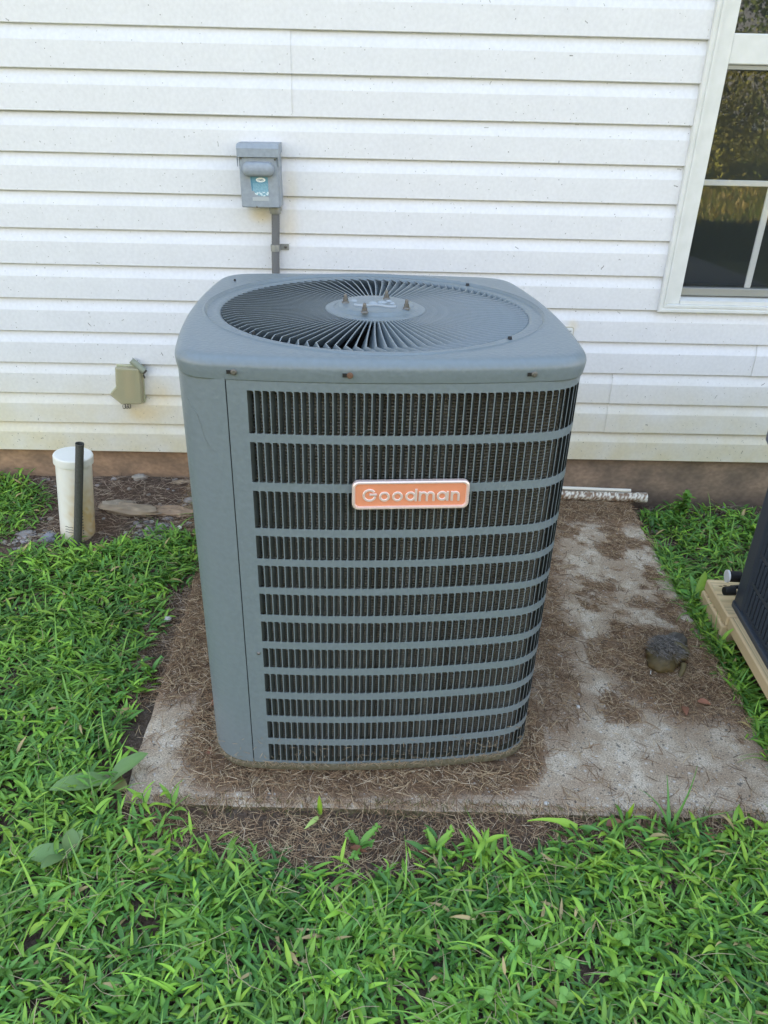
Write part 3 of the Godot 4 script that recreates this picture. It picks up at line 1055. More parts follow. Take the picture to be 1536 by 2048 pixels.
	for j in 140:
		var y := 0.045 + 0.00625 * j
		rings.append(at_y(c0, y)); rings.append(at_y(c0, y + 0.0026)); rings.append(at_y(c1, y + 0.0030)); rings.append(at_y(c1, y + 0.0058))
	mb.loft(rings, true, Vector3(0, 0.45, 0))
	mb.loft([at_y(inset(ring2, 0.07), 0.045), at_y(inset(ring2, 0.07), 0.92)], true, Vector3(0, 0.4, 0), true)
	part("coil", mb.mesh(), M.coil, o)
	mb = MB.new()
	mb.lathe([Vector2(0.0, 0.40), Vector2(0.09, 0.40), Vector2(0.105, 0.37), Vector2(0.105, 0.05)], 24)
	part("compressor", mb.mesh(), M.black, o)
	# ---- base pan
	mb = MB.new()
	var pan := []
	for q: Array in [[0.010, 0.0195], [0.003, 0.0185], [-0.0012, 0.021], [-0.0015, 0.036], [0.0005, 0.0395], [0.004, 0.040], [0.05, 0.040]]: pan.append(at_y(inset(ring2, q[0]), q[1]))
	mb.loft(pan, true, Vector3(0, 0.03, 0))
	mb.fan(at_y(inset(ring2, 0.010), 0.0195), Vector3.DOWN)
	part("base_pan", mb.mesh(), M.base_dirty, o)
	for q: Vector2 in [Vector2(-0.26, 0.27), Vector2(0.26, 0.27), Vector2(-0.26, -0.27), Vector2(0.26, -0.27)]:
		mb = MB.new()
		mb.cbox(Vector3(q.x - 0.03, 0.0, q.y - 0.03), Vector3(q.x + 0.03, 0.0193, q.y + 0.03), 0.003)
		part("foot", mb.mesh(), M.black, o)
	# ---- corner panel with the controls behind it
	var s_end := s_seam - 0.31
	mb = MB.new()
	sheet(mb, s_end, s_seam - 0.0016, 0.0405, YT - 0.030, 0.0014, 0.0012)
	part("corner_panel", mb.mesh(), M.paint, o)
	mb = MB.new()
	sheet(mb, s_end, s_seam + 0.012, 0.0405, YT - 0.032, 0.001, -0.010)
	part("corner_post", mb.mesh(), M.black, o)
	mb = MB.new()
	var marks := []
	for q: Array in [[0.082, 0.884], [0.070, 0.872], [0.060, 0.862], [0.054, 0.845], [0.048, 0.822], [0.040, 0.804], [0.028, 0.796]]:
		marks.append(path_at(s_seam - q[0]) * Vector3(0, q[1], 0.0013))
	mb.tube(marks, 0.0006, 5)
	part("scratch", mb.mesh(), M.paint_dark, o)
	# ---- louvre panel: bands, webs, and one bent slat per slot
	var tops := [0.914, 0.8192, 0.7236, 0.6294, 0.5636, 0.4980, 0.4308, 0.3636, 0.2962, 0.2288, 0.1632, 0.0967]
	var hs := [0.0786, 0.0786, 0.0778, 0.0508, 0.0505, 0.0503, 0.0500, 0.0498, 0.0495, 0.0488, 0.0490, 0.0500]
	var pitch := 0.01338
	var s_last := s_seam - 0.31 + L - 0.02
	var count := int((s_last - s_slot) / pitch)
	mb = MB.new()
	sheet(mb, s_seam, s_slot, 0.0405, YT - 0.030)                    # margin beside the seam
	sheet(mb, s_slot + count * pitch, s_end + L - 0.002, 0.0405, YT - 0.030)
	var prev := YT - 0.030
	for r in 12:
		sheet(mb, s_slot, s_slot + count * pitch, tops[r], prev)
		prev = tops[r] - hs[r]
	sheet(mb, s_slot, s_slot + count * pitch, 0.0405, prev)
	part("louver_panel", mb.mesh(), M.paint, o)
	var webs := MB.new()
	var many := MB.new()
	var wide := 0.0020
	var d := pitch - wide
	var rad := 0.0045
	for r in 12:
		var h: float = hs[r]
		var y0: float = tops[r] - h
		var tab := PackedVector2Array([Vector2(0, 0.0006), Vector2(d - rad, 0.0006)])
		for i in 5: tab.append(Vector2(d - rad + rad * sin(PI * 0.5 * (i + 1) / 5.0), rad - rad * cos(PI * 0.5 * (i + 1) / 5.0) + 0.0006))
		for i in 5: tab.append(Vector2(d - rad + rad * cos(PI * 0.5 * i / 5.0), h - rad + rad * sin(PI * 0.5 * i / 5.0) - 0.0006))
		tab.append(Vector2(d - rad, h - 0.0006)); tab.append(Vector2(0, h - 0.0006))
		# bent in about its left edge
		var bend := Transform3D(Basis(Vector3.UP, deg_to_rad(57.0)), Vector3(0, y0, -0.0003))
		var one := MB.new()
		one.prism(tab, -0.0008, 0.0, 0.0, bend)
		var om := one.mesh()
		for i in count:
			var s := s_slot + i * pitch
			var X := path_at(s)
			# the web at the right of the slot, with filleted corners
			if i < count - 1:
				webs.quad(path_at(s + d) * Vector3(0, y0, 0), path_at(s + pitch) * Vector3(0, y0, 0), path_at(s + pitch) * Vector3(0, y0 + h, 0), path_at(s + d) * Vector3(0, y0 + h, 0))
				var XR := path_at(s + d)
				for up in 2:
					var cy: float = y0 + h - rad if up else y0 + rad
					var corner := XR * Vector3(0, y0 + h if up else y0, 0)
					for q in 3:
						var a0 := PI * 0.5 * q / 3.0
						var a1 := PI * 0.5 * (q + 1) / 3.0
						var sg := 1.0 if up else -1.0
						var pa := XR * Vector3(-rad + rad * cos(a0), cy + sg * rad * sin(a0), 0)
						var pb := XR * Vector3(-rad + rad * cos(a1), cy + sg * rad * sin(a1), 0)
						if up: webs.tri(corner, pb, pa)
						else: webs.tri(corner, pa, pb)
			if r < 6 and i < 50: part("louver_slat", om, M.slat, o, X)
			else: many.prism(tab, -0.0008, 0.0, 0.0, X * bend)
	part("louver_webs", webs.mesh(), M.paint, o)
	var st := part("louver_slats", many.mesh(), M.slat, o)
	st.set_meta("kind", "stuff")
	# ---- screws
	for q: Array in [[-0.2372, 0.9396, 0, 0.0], [-0.047, 0.9328, 1, 0.0], [0.2697, 0.9443, 2, 0.0]]:
		var w := inv * Vector3(q[0], q[1], 1.40)
		var X := face_at(cap2, w.x, YT - 0.026, 0.001)
		mb = MB.new()
		mb.lathe([Vector2(0.0, 0.0032), Vector2(0.0034, 0.0032), Vector2(0.0037, 0.001)], 6, X, true)
		mb.lathe([Vector2(0.0, 0.0016), Vector2(0.0052, 0.0014), Vector2(0.0055, 0.0)], 16, X)
		part("screw", mb.mesh(), M.rust if q[2] == 1 else M.steel, o)
		mb = MB.new()
		mb.cbox(Vector3(-0.0125, -0.0004, -0.0032), Vector3(-0.004, 0.0006, 0.0032), 0.0, X)
		part("screw_slot", mb.mesh(), M.black, o)
	mb = MB.new()
	var xs := face_at(ring2, -0.2505, 0.350, 0.0)
	mb.lathe([Vector2(0.0, 0.003), Vector2(0.003, 0.0026), Vector2(0.0042, 0.0)], 12, xs)
	part("screw", mb.mesh(), M.steel, o)
	for q: Array in [[0.239, -0.2524], [-0.3218, -0.2478], [-0.2367, 0.2207], [0.2381, 0.2357]]:
		mb = MB.new()
		var rr: float = 0.0045 if q[0] > 0 else 0.003
		mb.lathe([Vector2(0.0, 0.005), Vector2(rr * 0.8, 0.0045), Vector2(rr, 0.0)], 10, Transform3D(Basis.IDENTITY, Vector3(q[0], YT + 0.0003 - (0.0025 if Vector2(q[0], q[1]).length() < 0.352 else 0.0), q[1])))
		part("bolt_head", mb.mesh(), M.black, o)
	build_badge(o, inv)

func face_at(p: PackedVector2Array, x: float, y: float, out: float) -> Transform3D:   # y axis outward, on the front of an outline
	var best := 0
	var bd := 9.0
	for i in p.size():
		if p[i].y > 0.2 and absf(p[i].x - x) < bd:
			bd = absf(p[i].x - x); best = i
	var t := (p[(best + 1) % p.size()] - p[(best + p.size() - 1) % p.size()]).normalized()
	var X := Vector3(t.x, 0, t.y)
	if X.x < 0: X = -X
	var N := X.cross(Vector3.UP)
	return Transform3D(Basis(X, N, X.cross(N)), Vector3(p[best].x, y, p[best].y) + N * out)

func arc_band(cx: float, cy: float, ri: float, ro: float, a0: float, a1: float, seg := 20) -> PackedVector2Array:
	var p := PackedVector2Array()
	for i in seg + 1:
		var a := lerpf(a0, a1, float(i) / seg)
		p.append(Vector2(cx + ro * cos(a), cy + ro * sin(a)))
	for i in seg + 1:
		var a := lerpf(a1, a0, float(i) / seg)
		p.append(Vector2(cx + ri * cos(a), cy + ri * sin(a)))
	return p

func build_badge(o: Node3D, inv: Transform3D) -> void:
	var c := inv * Vector3(0.0635, 0.7245, 1.405)
	var F := face_at(ring2, c.x, c.y, 0.0035)
	var root := Node3D.new()
	root.name = "nameplate"
	o.add_child(root, true)
	tag(root, "orange nameplate with a pale raised border and lettering")
	root.transform = Transform3D(Basis(F.basis.x, Vector3.UP, F.basis.y), F.origin)
	var mb := MB.new()
	mb.prism(rrect(-0.1065, -0.0275, 0.1065, 0.0275, 0.0115), 0.0, 0.0062, 0.0012)
	part("plate", mb.mesh(), M.badge, root)
	mb = MB.new()
	var ro := rrect(-0.1072, -0.0282, 0.1072, 0.0282, 0.0120)
	var ri := rrect(-0.1010, -0.0222, 0.1010, 0.0222, 0.0075)
	for q: Array in [[0.0, 0.0, 0.0, 0.0085], [0.0, 0.0085, 0.35, 0.0100], [0.35, 0.0100, 0.75, 0.0098], [0.75, 0.0098, 1.0, 0.0062]]:
		for i in ro.size():
			var j := (i + 1) % ro.size()
			var a := ro[i].lerp(ri[i], q[0])
			var b := ro[j].lerp(ri[j], q[0])
			var a2 := ro[i].lerp(ri[i], q[2])
			var b2 := ro[j].lerp(ri[j], q[2])
			mb.quad(Vector3(a.x, a.y, q[1]), Vector3(b.x, b.y, q[1]), Vector3(b2.x, b2.y, q[3]), Vector3(a2.x, a2.y, q[3]))
	part("border", mb.mesh(), M.badge_trim, root)
	# raised letters: bowls and stems
	var u := 0.000165
	var X0 := -766.0
	var base := -78.0
	var letters := [["G", 308.0], ["o", 472.0], ["o", 617.0], ["d", 768.0], ["m", 940.0], ["a", 1120.0], ["n", 1262.0]]
	for l: Array in letters:
		var lm := MB.new()
		var cx: float = (l[1] + X0) * u
		var y := base * u
		var w := 27.0 * u
		var R := 60.0 * u
		var polys := []
		match l[0]:
			"G":
				var RG := 78.0 * u
				polys.append(arc_band(cx, y + RG, RG - w, RG, deg_to_rad(38), deg_to_rad(352)))
				polys.append(PackedVector2Array([Vector2(cx - 2 * u, y + RG - 4 * u), Vector2(cx + RG + 6 * u, y + RG - 4 * u), Vector2(cx + RG + 2 * u, y + RG + 22 * u), Vector2(cx - 2 * u, y + RG + 22 * u)]))
			"o": polys.append(arc_band(cx, y + R, R - w, R, 0.0, TAU, 32))
			"d":
				polys.append(arc_band(cx - 6 * u, y + R, R - w, R, 0.0, TAU, 32))
				polys.append(rrect(cx + 40 * u, y, cx + 67 * u, y + 150 * u, 2 * u, 2))
			"a":
				polys.append(arc_band(cx - 6 * u, y + R, R - w, R, 0.0, TAU, 32))
				polys.append(rrect(cx + 40 * u, y, cx + 67 * u, y + 118 * u, 2 * u, 2))
			"n":
				polys.append(rrect(cx - 52 * u, y, cx - 25 * u, y + 118 * u, 2 * u, 2))
				polys.append(arc_band(cx, y + 68 * u, 50 * u - w, 50 * u, 0.0, PI, 18))
				polys.append(rrect(cx + 23 * u, y, cx + 50 * u, y + 70 * u, 2 * u, 2))
			"m":
				polys.append(rrect(cx - 88 * u, y, cx - 61 * u, y + 118 * u, 2 * u, 2))
				for s: float in [-1.0, 1.0]:
					polys.append(arc_band(cx + 4 * u + s * 39 * u, y + 68 * u, 50 * u - w, 50 * u, 0.0, PI, 18))
				polys.append(rrect(cx - 9 * u, y, cx + 17 * u, y + 70 * u, 2 * u, 2))
				polys.append(rrect(cx + 66 * u, y, cx + 93 * u, y + 70 * u, 2 * u, 2))
		for k in polys.size():
			letter_poly(lm, polys[k], 0.0063, 0.0088 + 0.00004 * k)
		part("letter", lm.mesh(), M.badge_trim, root)

func letter_poly(lm: MB, p: PackedVector2Array, z0: float, z1: float) -> void:
	# bands are drawn as a strip so that closed rings need no triangulation
	if p.size() > 30:
		var half := p.size() / 2
		for i in half - 1:
			var a := p[i]
			var b := p[i + 1]
			var c := p[p.size() - 2 - i]
			var d := p[p.size() - 1 - i]
			var ch := 0.16
			var a1 := a.lerp(d, ch); var b1 := b.lerp(c, ch)
			var c1 := c.lerp(b, ch); var d1 := d.lerp(a, ch)
			var zc := z1 - 0.0007
			lm.quad(Vector3(d1.x, d1.y, z1), Vector3(a1.x, a1.y, z1), Vector3(b1.x, b1.y, z1), Vector3(c1.x, c1.y, z1))
			lm.quad(Vector3(a1.x, a1.y, z1), Vector3(a.x, a.y, zc), Vector3(b.x, b.y, zc), Vector3(b1.x, b1.y, z1))
			lm.quad(Vector3(d.x, d.y, zc), Vector3(d1.x, d1.y, z1), Vector3(c1.x, c1.y, z1), Vector3(c.x, c.y, zc))
			lm.quad(Vector3(a.x, a.y, zc), Vector3(a.x, a.y, z0), Vector3(b.x, b.y, z0), Vector3(b.x, b.y, zc))
			lm.quad(Vector3(d.x, d.y, z0), Vector3(d.x, d.y, zc), Vector3(c.x, c.y, zc), Vector3(c.x, c.y, z0))
	else: lm.prism(p, z0, z1, 0.0006)

# ------------------------------------------------------------------ the second unit and its timber base
func build_unit_two() -> void:
	var o := thing("condenser", "dark charcoal condenser on a timber base, cut off by the right edge", "air conditioner", Vector3(1.064, 0.0765, 0.80))
	o.rotation.y = -0.085
	var W := 0.72
	var D := 0.80
	var H := 0.50
	var mb := MB.new()
	mb.prism(rrect(0.0, -D, W, 0.0, 0.018, 4), 0.0, 0.016, 0.003, Transform3D(Basis(Vector3(1, 0, 0), Vector3(0, 0, -1), Vector3(0, 1, 0)), Vector3(-0.006, 0, 0)))
	part("base_pan", mb.mesh(), M.unit_two, o)
	# inner liner, corner posts, punched left side
	mb = MB.new()
	mb.cbox(Vector3(0.022, 0.017, 0.03), Vector3(W - 0.03, H - 0.004, D - 0.03))
	part("coil", mb.mesh(), M.black, o)
	var post := MB.new()
	post.prism(rrect(0.0, -0.07, 0.07, 0.0, 0.014, 4), 0.0, H - 0.017, 0.0, Transform3D(Basis(Vector3(1, 0, 0), Vector3(0, 0, -1), Vector3(0, 1, 0)), Vector3(0, 0.0163, 0)))
	var pm := post.mesh()
	for q: Array in [[0, 0], [W - 0.07, 0], [0, D - 0.07], [W - 0.07, D - 0.07]]:
		part("corner_post", pm, M.unit_two, o, Transform3D(Basis.IDENTITY, Vector3(q[0], 0, q[1])))
	mb = MB.new()
	var slat := MB.new()
	slat.cbox(Vector3(-0.0045, -0.040, -0.0050), Vector3(0.0010, 0.040, 0.0050), 0.001, Transform3D(Basis(Vector3.RIGHT, 0.0) * Basis(Vector3.UP, 0.6), Vector3.ZERO))
	var smesh := slat.mesh()
	var rows := 5
	for r in rows + 1:
		var y0 := 0.0165 + 0.0935 * r
		mb.cbox(Vector3(0.0045, y0, 0.0705), Vector3(0.0085, minf(y0 + 0.013, H - 0.001), D - 0.0705))
		if r == rows: break
		var n := int((D - 0.15) / 0.021)
		for i in n:
			part("louver_slat", smesh, M.unit_two, o, Transform3D(Basis.IDENTITY, Vector3(0.0075, y0 + 0.053, 0.080 + 0.021 * i)))
	part("side_bands", mb.mesh(), M.unit_two, o)
	for f: Array in [[0.072, 0.004, W - 0.072, 0.006], [0.072, D - 0.006, W - 0.072, D - 0.004]]:
		mb = MB.new()
		mb.cbox(Vector3(f[0], 0.017, f[1]), Vector3(f[2], H - 0.001, f[3]))
		part("end_panel", mb.mesh(), M.unit_two, o)
	# moulded grey top
	mb = MB.new()
	var caps := []
	for q: Array in [[0.0, 0.0], [-0.030, 0.004], [-0.040, 0.022], [-0.040, 0.06], [-0.032, 0.085], [-0.012, 0.10], [0.05, 0.108]]:
		var ring := PackedVector3Array()
		for p in rrect(q[0], q[0], W - q[0], D - q[0], 0.06, 6): ring.append(Vector3(p.x, H + q[1], p.y))
		caps.append(ring)
	mb.loft(caps, true, Vector3(W / 2, H + 0.04, D / 2))
	mb.fan(caps[-1], Vector3.UP)
	part("top_cover", mb.mesh(), M.unit_two_cap, o)
	# service valve at the back corner
	mb = MB.new()
	mb.tube([Vector3(0.03, 0.052, -0.012), Vector3(-0.012, 0.050, -0.008)], 0.006, 10)
	mb.tube([Vector3(-0.004, 0.044, 0.0), Vector3(-0.028, 0.043, 0.004), Vector3(-0.034, 0.043, 0.005)], 0.0145, 14, 0.0125)
	part("valve_cap", mb.mesh(), M.black, o)
	mb = MB.new()
	mb.tube([Vector3(0.03, 0.058, -0.055), Vector3(-0.010, 0.058, -0.055)], 0.017, 16)
	part("pipe_sleeve", mb.mesh(), M.black, o)
	mb = MB.new()
	mb.tube([Vector3(-0.006, 0.058, -0.055), Vector3(-0.012, 0.058, -0.055)], 0.0195, 16)
	part("tie_band", mb.mesh(), mat(col8(228, 230, 232), 0.4), o)

func grain(c: MB, lo: Vector3, hi: Vector3, along: int, sd: int, ch := 0.004) -> void:
	# board with lengthwise growth bands: colour varies across the top in narrow strips
	var across := 2 if along == 0 else 0
	var n := 26
	var nz := noise(sd, 0.22, 3)
	var tan_c := Color(0.92, 0.92, 0.92)
	c.col = Color(0.80, 0.76, 0.70)
	c.cbox(lo, hi, ch)
	c.col = tan_c
	for i in n:
		var a := lo
		var b := hi
		a.y = hi.y; b.y = hi.y + 0.0006
		var f0 := float(i) / n
		var f1 := float(i + 1) / n
		var l0: float = lerpf(lo[across] + ch, hi[across] - ch, f0)
		var l1: float = lerpf(lo[across] + ch, hi[across] - ch, f1)
		a[across] = l0; b[across] = l1
		a[along] = lo[along] + ch; b[along] = hi[along] - ch
		var k := 10
		for j in k:
			var s0: float = lerpf(a[along], b[along], float(j) / k)
			var s1: float = lerpf(a[along], b[along], float(j + 1) / k)
			var p := [a, a, b, b]
			p[0][along] = s0; p[3][along] = s0; p[1][along] = s1; p[2][along] = s1
			p[1][across] = l0; p[2][across] = l1; p[0][across] = l0; p[3][across] = l1
			var y: float = hi.y + 0.0006
			var v := 0.80 + 0.42 * nz.get_noise_2d(i * 2.3, j * 0.45)
			c.col = Color(v, v * (0.97 + 0.03 * nz.get_noise_2d(i * 7.0, 9.0)), v * 0.86)
			var q: Array = []
			for t: Vector3 in p: q.append(Vector3(t.x, y, t.z))
			var nn: Vector3 = (q[1] - q[0]).cross(q[2] - q[0])
			if nn.y > 0.0: c.quad(q[0], q[1], q[2], q[3])
			else: c.quad(q[3], q[2], q[1], q[0])

func build_lumber() -> void:
	var o := thing("timber_base", "pale treated timber base under the charcoal condenser, with a knotty cross board", "timber base", Vector3(1.039, 0.0, 0.67))
	o.rotation.y = -0.07
	var mb := MB.new()
	grain(mb, Vector3(0.0, 0.0375, 0.0), Vector3(0.95, 0.0755, 0.196), 0, 71)
	part("plank", mb.mesh(), M.wood, o)
	mb = MB.new()
	grain(mb, Vector3(-0.007, -0.03, 0.003), Vector3(0.95, 0.0368, 0.192), 0, 72)
	part("plank", mb.mesh(), M.wood, o)
	mb = MB.new()
	grain(mb, Vector3(0.004, 0.036, 0.198), Vector3(0.094, 0.0745, 1.5), 2, 73)
	part("plank", mb.mesh(), M.wood, o)
	mb = MB.new()
	grain(mb, Vector3(0.75, 0.036, 0.198), Vector3(0.84, 0.0745, 1.5), 2, 74)
	part("plank", mb.mesh(), M.wood, o)
	mb = MB.new()
	grain(mb, Vector3(0.09, -0.03, 0.198), Vector3(0.74, 0.06, 0.24), 0, 75)
	part("plank", mb.mesh(), M.wood, o)
	# knots and nail scars
	mb = MB.new()
	for q: Array in [[0.045, 0.035], [0.062, 0.055], [0.05, 0.062], [0.075, 0.09], [0.068, 0.105], [0.085, 0.10], [0.03, 0.04]]:
		mb.col = Color(0.12, 0.08, 0.05)
		mb.lathe([Vector2(0, 0.0006), Vector2(0.0048, 0.0002)], 8, Transform3D(Basis(Vector3.UP, q[0] * 50.0).scaled(Vector3(1.3, 1, 0.6)), Vector3(q[0], 0.0764, q[1])))
	part("knots", mb.mesh(), M.vcol, o)

# ------------------------------------------------------------------ things on the wall
func build_disconnect() -> void:
	var o := thing("disconnect_box", "grey metal switch box with a rain hood and torn blue sticker", "switch box", Vector3(-0.377, 1.0625, 0.0))
	o.rotation.z = 0.006
	var g: StandardMaterial3D = M.box_gray
	var mb := MB.new()
	mb.cbox(Vector3(-0.0605, 0.0, -0.004), Vector3(0.0625, 0.170, 0.068), 0.003)
	part("case", mb.mesh(), g, o)
	mb = MB.new()
	mb.cbox(Vector3(-0.0595, 0.001, 0.0685), Vector3(0.0595, 0.146, 0.0785), 0.0025)
	part("cover", mb.mesh(), g, o)
	mb = MB.new()
	mb.prism(PackedVector2Array([Vector2(-0.004, 0.160), Vector2(0.076, 0.147), Vector2(0.088, 0.146), Vector2(0.0885, 0.170), Vector2(0.078, 0.1825), Vector2(-0.004, 0.186)]), -0.0655, 0.0635, 0.001, Transform3D(Basis(Vector3(0, 0, 1), Vector3(0, 1, 0), Vector3(-1, 0, 0)), Vector3.ZERO))
	part("rain_hood", mb.mesh(), g, o)
	for s: float in [-0.0648, 0.0612]:
		mb = MB.new()
		mb.prism(PackedVector2Array([Vector2(0.070, 0.148), Vector2(0.086, 0.147), Vector2(0.080, 0.122), Vector2(0.074, 0.118)]), 0.0, 0.0016, 0.0, Transform3D(Basis(Vector3(0, 0, 1), Vector3(0, 1, 0), Vector3(-1, 0, 0)), Vector3(s + 0.0016, 0, 0)))
		part("hood_flange", mb.mesh(), g, o)
	# pull-out handle: a pillow-shaped bulge
	mb = MB.new()
	var rings := []
	for q: Array in [[0.0, 0.0788], [0.0005, 0.090], [0.003, 0.0965], [0.009, 0.1005], [0.018, 0.102]]:
		var ring := PackedVector3Array()
		for p in rrect(-0.049 + q[0], 0.091 + q[0], 0.049 - q[0], 0.133 - q[0], 0.0195 - q[0], 6): ring.append(Vector3(p.x, p.y, q[1]))
		rings.append(ring)
	mb.loft(rings, true, Vector3(0, 0.112, 0.07))
	mb.fan(rings[-1], Vector3(0, 0, 1))
	part("handle", mb.mesh(), g, o)
	# sticker, torn along its foot
	var w := 96
	var h := 110
	var img := Image.create(w, h, false, Image.FORMAT_RGBA8)
	var nb := noise_bytes(81, 0.06, w, h, 4)
	for y in h:
		for x in w:
			var s := nb[y * w + x] / 255.0
			var c := col8(84, 138, 162).lerp(col8(140, 180, 198), smooth(0.3, 1.1, 0.4 * s + y * 0.006))
			if (y / 3) % 2 == 0 and y > 36 and y < 88 and (x * 7 + (y / 3) * 13) % 17 < 11 and x > 12: c = c.lerp(col8(190, 215, 226), 0.55)
			if y > 84: c = c.lerp(col8(205, 220, 225), smooth(0.35, 0.6, s))
			if x < 10 and x > 6: c = c.lerp(col8(30, 80, 120), 0.7)
			var e := Vector2((x - 56) / 26.0, (y - 18) / 13.0).length()
			if e < 1.0: c = Color(0.93, 0.95, 0.95)
			img.set_pixel(x, y, c)
	var sm := mat(Color.WHITE, 0.4)
	sm.albedo_texture = ImageTexture.create_from_image(img)
	mb = MB.new()
	var P := [Vector2(-0.028, 0.091), Vector2(0.027, 0.090), Vector2(0.0275, 0.037), Vector2(0.012, 0.034), Vector2(-0.002, 0.036), Vector2(-0.015, 0.040), Vector2(-0.017, 0.049), Vector2(-0.025, 0.050)]
	for i in range(1, P.size() - 1):
		var t := [P[0], P[i], P[i + 1]]
		var uvq := []
		for q: Vector2 in t: uvq.append(Vector2((q.x + 0.028) / 0.0555, (0.091 - q.y) / 0.057))
		mb.quv(Vector3(t[0].x, t[0].y, 0.0789), Vector3(t[2].x, t[2].y, 0.0789), Vector3(t[1].x, t[1].y, 0.0789), Vector3(t[1].x, t[1].y, 0.0789), [uvq[0], uvq[2], uvq[1], uvq[1]])
	part("sticker", mb.mesh(), sm, o)
	var tm := TextMesh.new()
	var f := SystemFont.new()
	f.font_names = PackedStringArray(["Droid Sans"])
	f.font_weight = 700
	tm.font = f
	tm.text = "CMS"
	tm.font_size = 24
	tm.pixel_size = 0.0004
	tm.depth = 0.0002
	part("lettering", tm, mat(col8(70, 110, 130), 0.5), o, Transform3D(Basis.IDENTITY.scaled(Vector3(0.95, 0.95, 1)), Vector3(0.0045, 0.0812, 0.0791)))
	mb = MB.new()
	mb.cbox(Vector3(-0.024, 0.021, 0.0786), Vector3(0.027, 0.032, 0.0791), 0.0002)
	part("rating_plate", mb.mesh(), mat(col8(168, 176, 180), 0.5), o)
	for q: Array in [[0.052, 0.139], [-0.053, 0.141], [-0.012, 0.003]]:
		mb = MB.new()
		mb.lathe([Vector2(0, 0.002), Vector2(0.0025, 0.0015), Vector2(0.003, 0)], 10, Transform3D(Basis(Vector3.RIGHT, PI / 2), Vector3(q[0], q[1], 0.0786)))
		part("screw", mb.mesh(), M.steel, o)
	# conduit below it
	var c := thing("conduit", "ribbed grey conduit running down from the switch box behind the unit", "conduit", Vector3(-0.338, 1.061, 0.026))
	mb = MB.new()
	mb.lathe([Vector2(0.0195, 0.0), Vector2(0.0205, -0.002), Vector2(0.0205, -0.011), Vector2(0.0175, -0.0125), Vector2(0.0165, -0.017), Vector2(0.015, -0.0175)], 6, Transform3D.IDENTITY, true)
	mb.lathe([Vector2(0.0175, -0.010), Vector2(0.0175, -0.020), Vector2(0.0135, -0.0215)], 20)
	part("connector", mb.mesh(), M.galv, c)
	mb = MB.new()
	rings = []
	for j in 260:
		var y := -0.018 - 0.0026 * j
		var r := 0.0128 if j % 2 else 0.0134
		var ring := PackedVector3Array()
		var bow := -0.008 * smooth(0.0, 0.22, -y) 
		for i in 20: ring.append(Vector3(bow + r * cos(TAU * i / 20.0), y, r * sin(TAU * i / 20.0)))
		rings.append(ring)
	mb.loft(rings, true, Vector3(0, -0.3, 0))
	var whip := []
	var cv := Curve3D.new()
	cv.add_point(Vector3(-0.008, -0.688, 0), Vector3(0, 0.05, 0), Vector3(0, -0.12, 0))
	cv.add_point(Vector3(0.03, -0.83, 0.26), Vector3(-0.02, -0.02, -0.12), Vector3(0.02, 0.02, 0.12))
	cv.add_point(Vector3(0.075, -0.70, 0.62), Vector3(-0.01, -0.05, -0.12), Vector3.ZERO)
	for i in 26: whip.append(cv.sample_baked(cv.get_baked_length() * i / 25.0))
	mb.tube(whip, 0.0132, 14)
	part("tube", mb.mesh(), M.conduit, c)
	mb = MB.new()
	mb.lathe([Vector2(0.0140, -0.137), Vector2(0.0150, -0.1365), Vector2(0.0150, -0.1165), Vector2(0.0140, -0.116)], 24, Transform3D(Basis.IDENTITY, Vector3(-0.006, 0, 0)))
	mb.cbox(Vector3(0.008, -0.1365, -0.0245), Vector3(0.037, -0.1165, -0.0225), 0.0008)
	mb.cbox(Vector3(0.0075, -0.1365, -0.0245), Vector3(0.0092, -0.1165, -0.004), 0.0)
	part("strap", mb.mesh(), M.galv, c)
	mb = MB.new()
	mb.lathe([Vector2(0, 0.003), Vector2(0.004, 0.0025), Vector2(0.005, 0)], 8, Transform3D(Basis(Vector3.RIGHT, PI / 2), Vector3(0.026, -0.1265, -0.0224)))
	part("screw", mb.mesh(), M.steel, c)

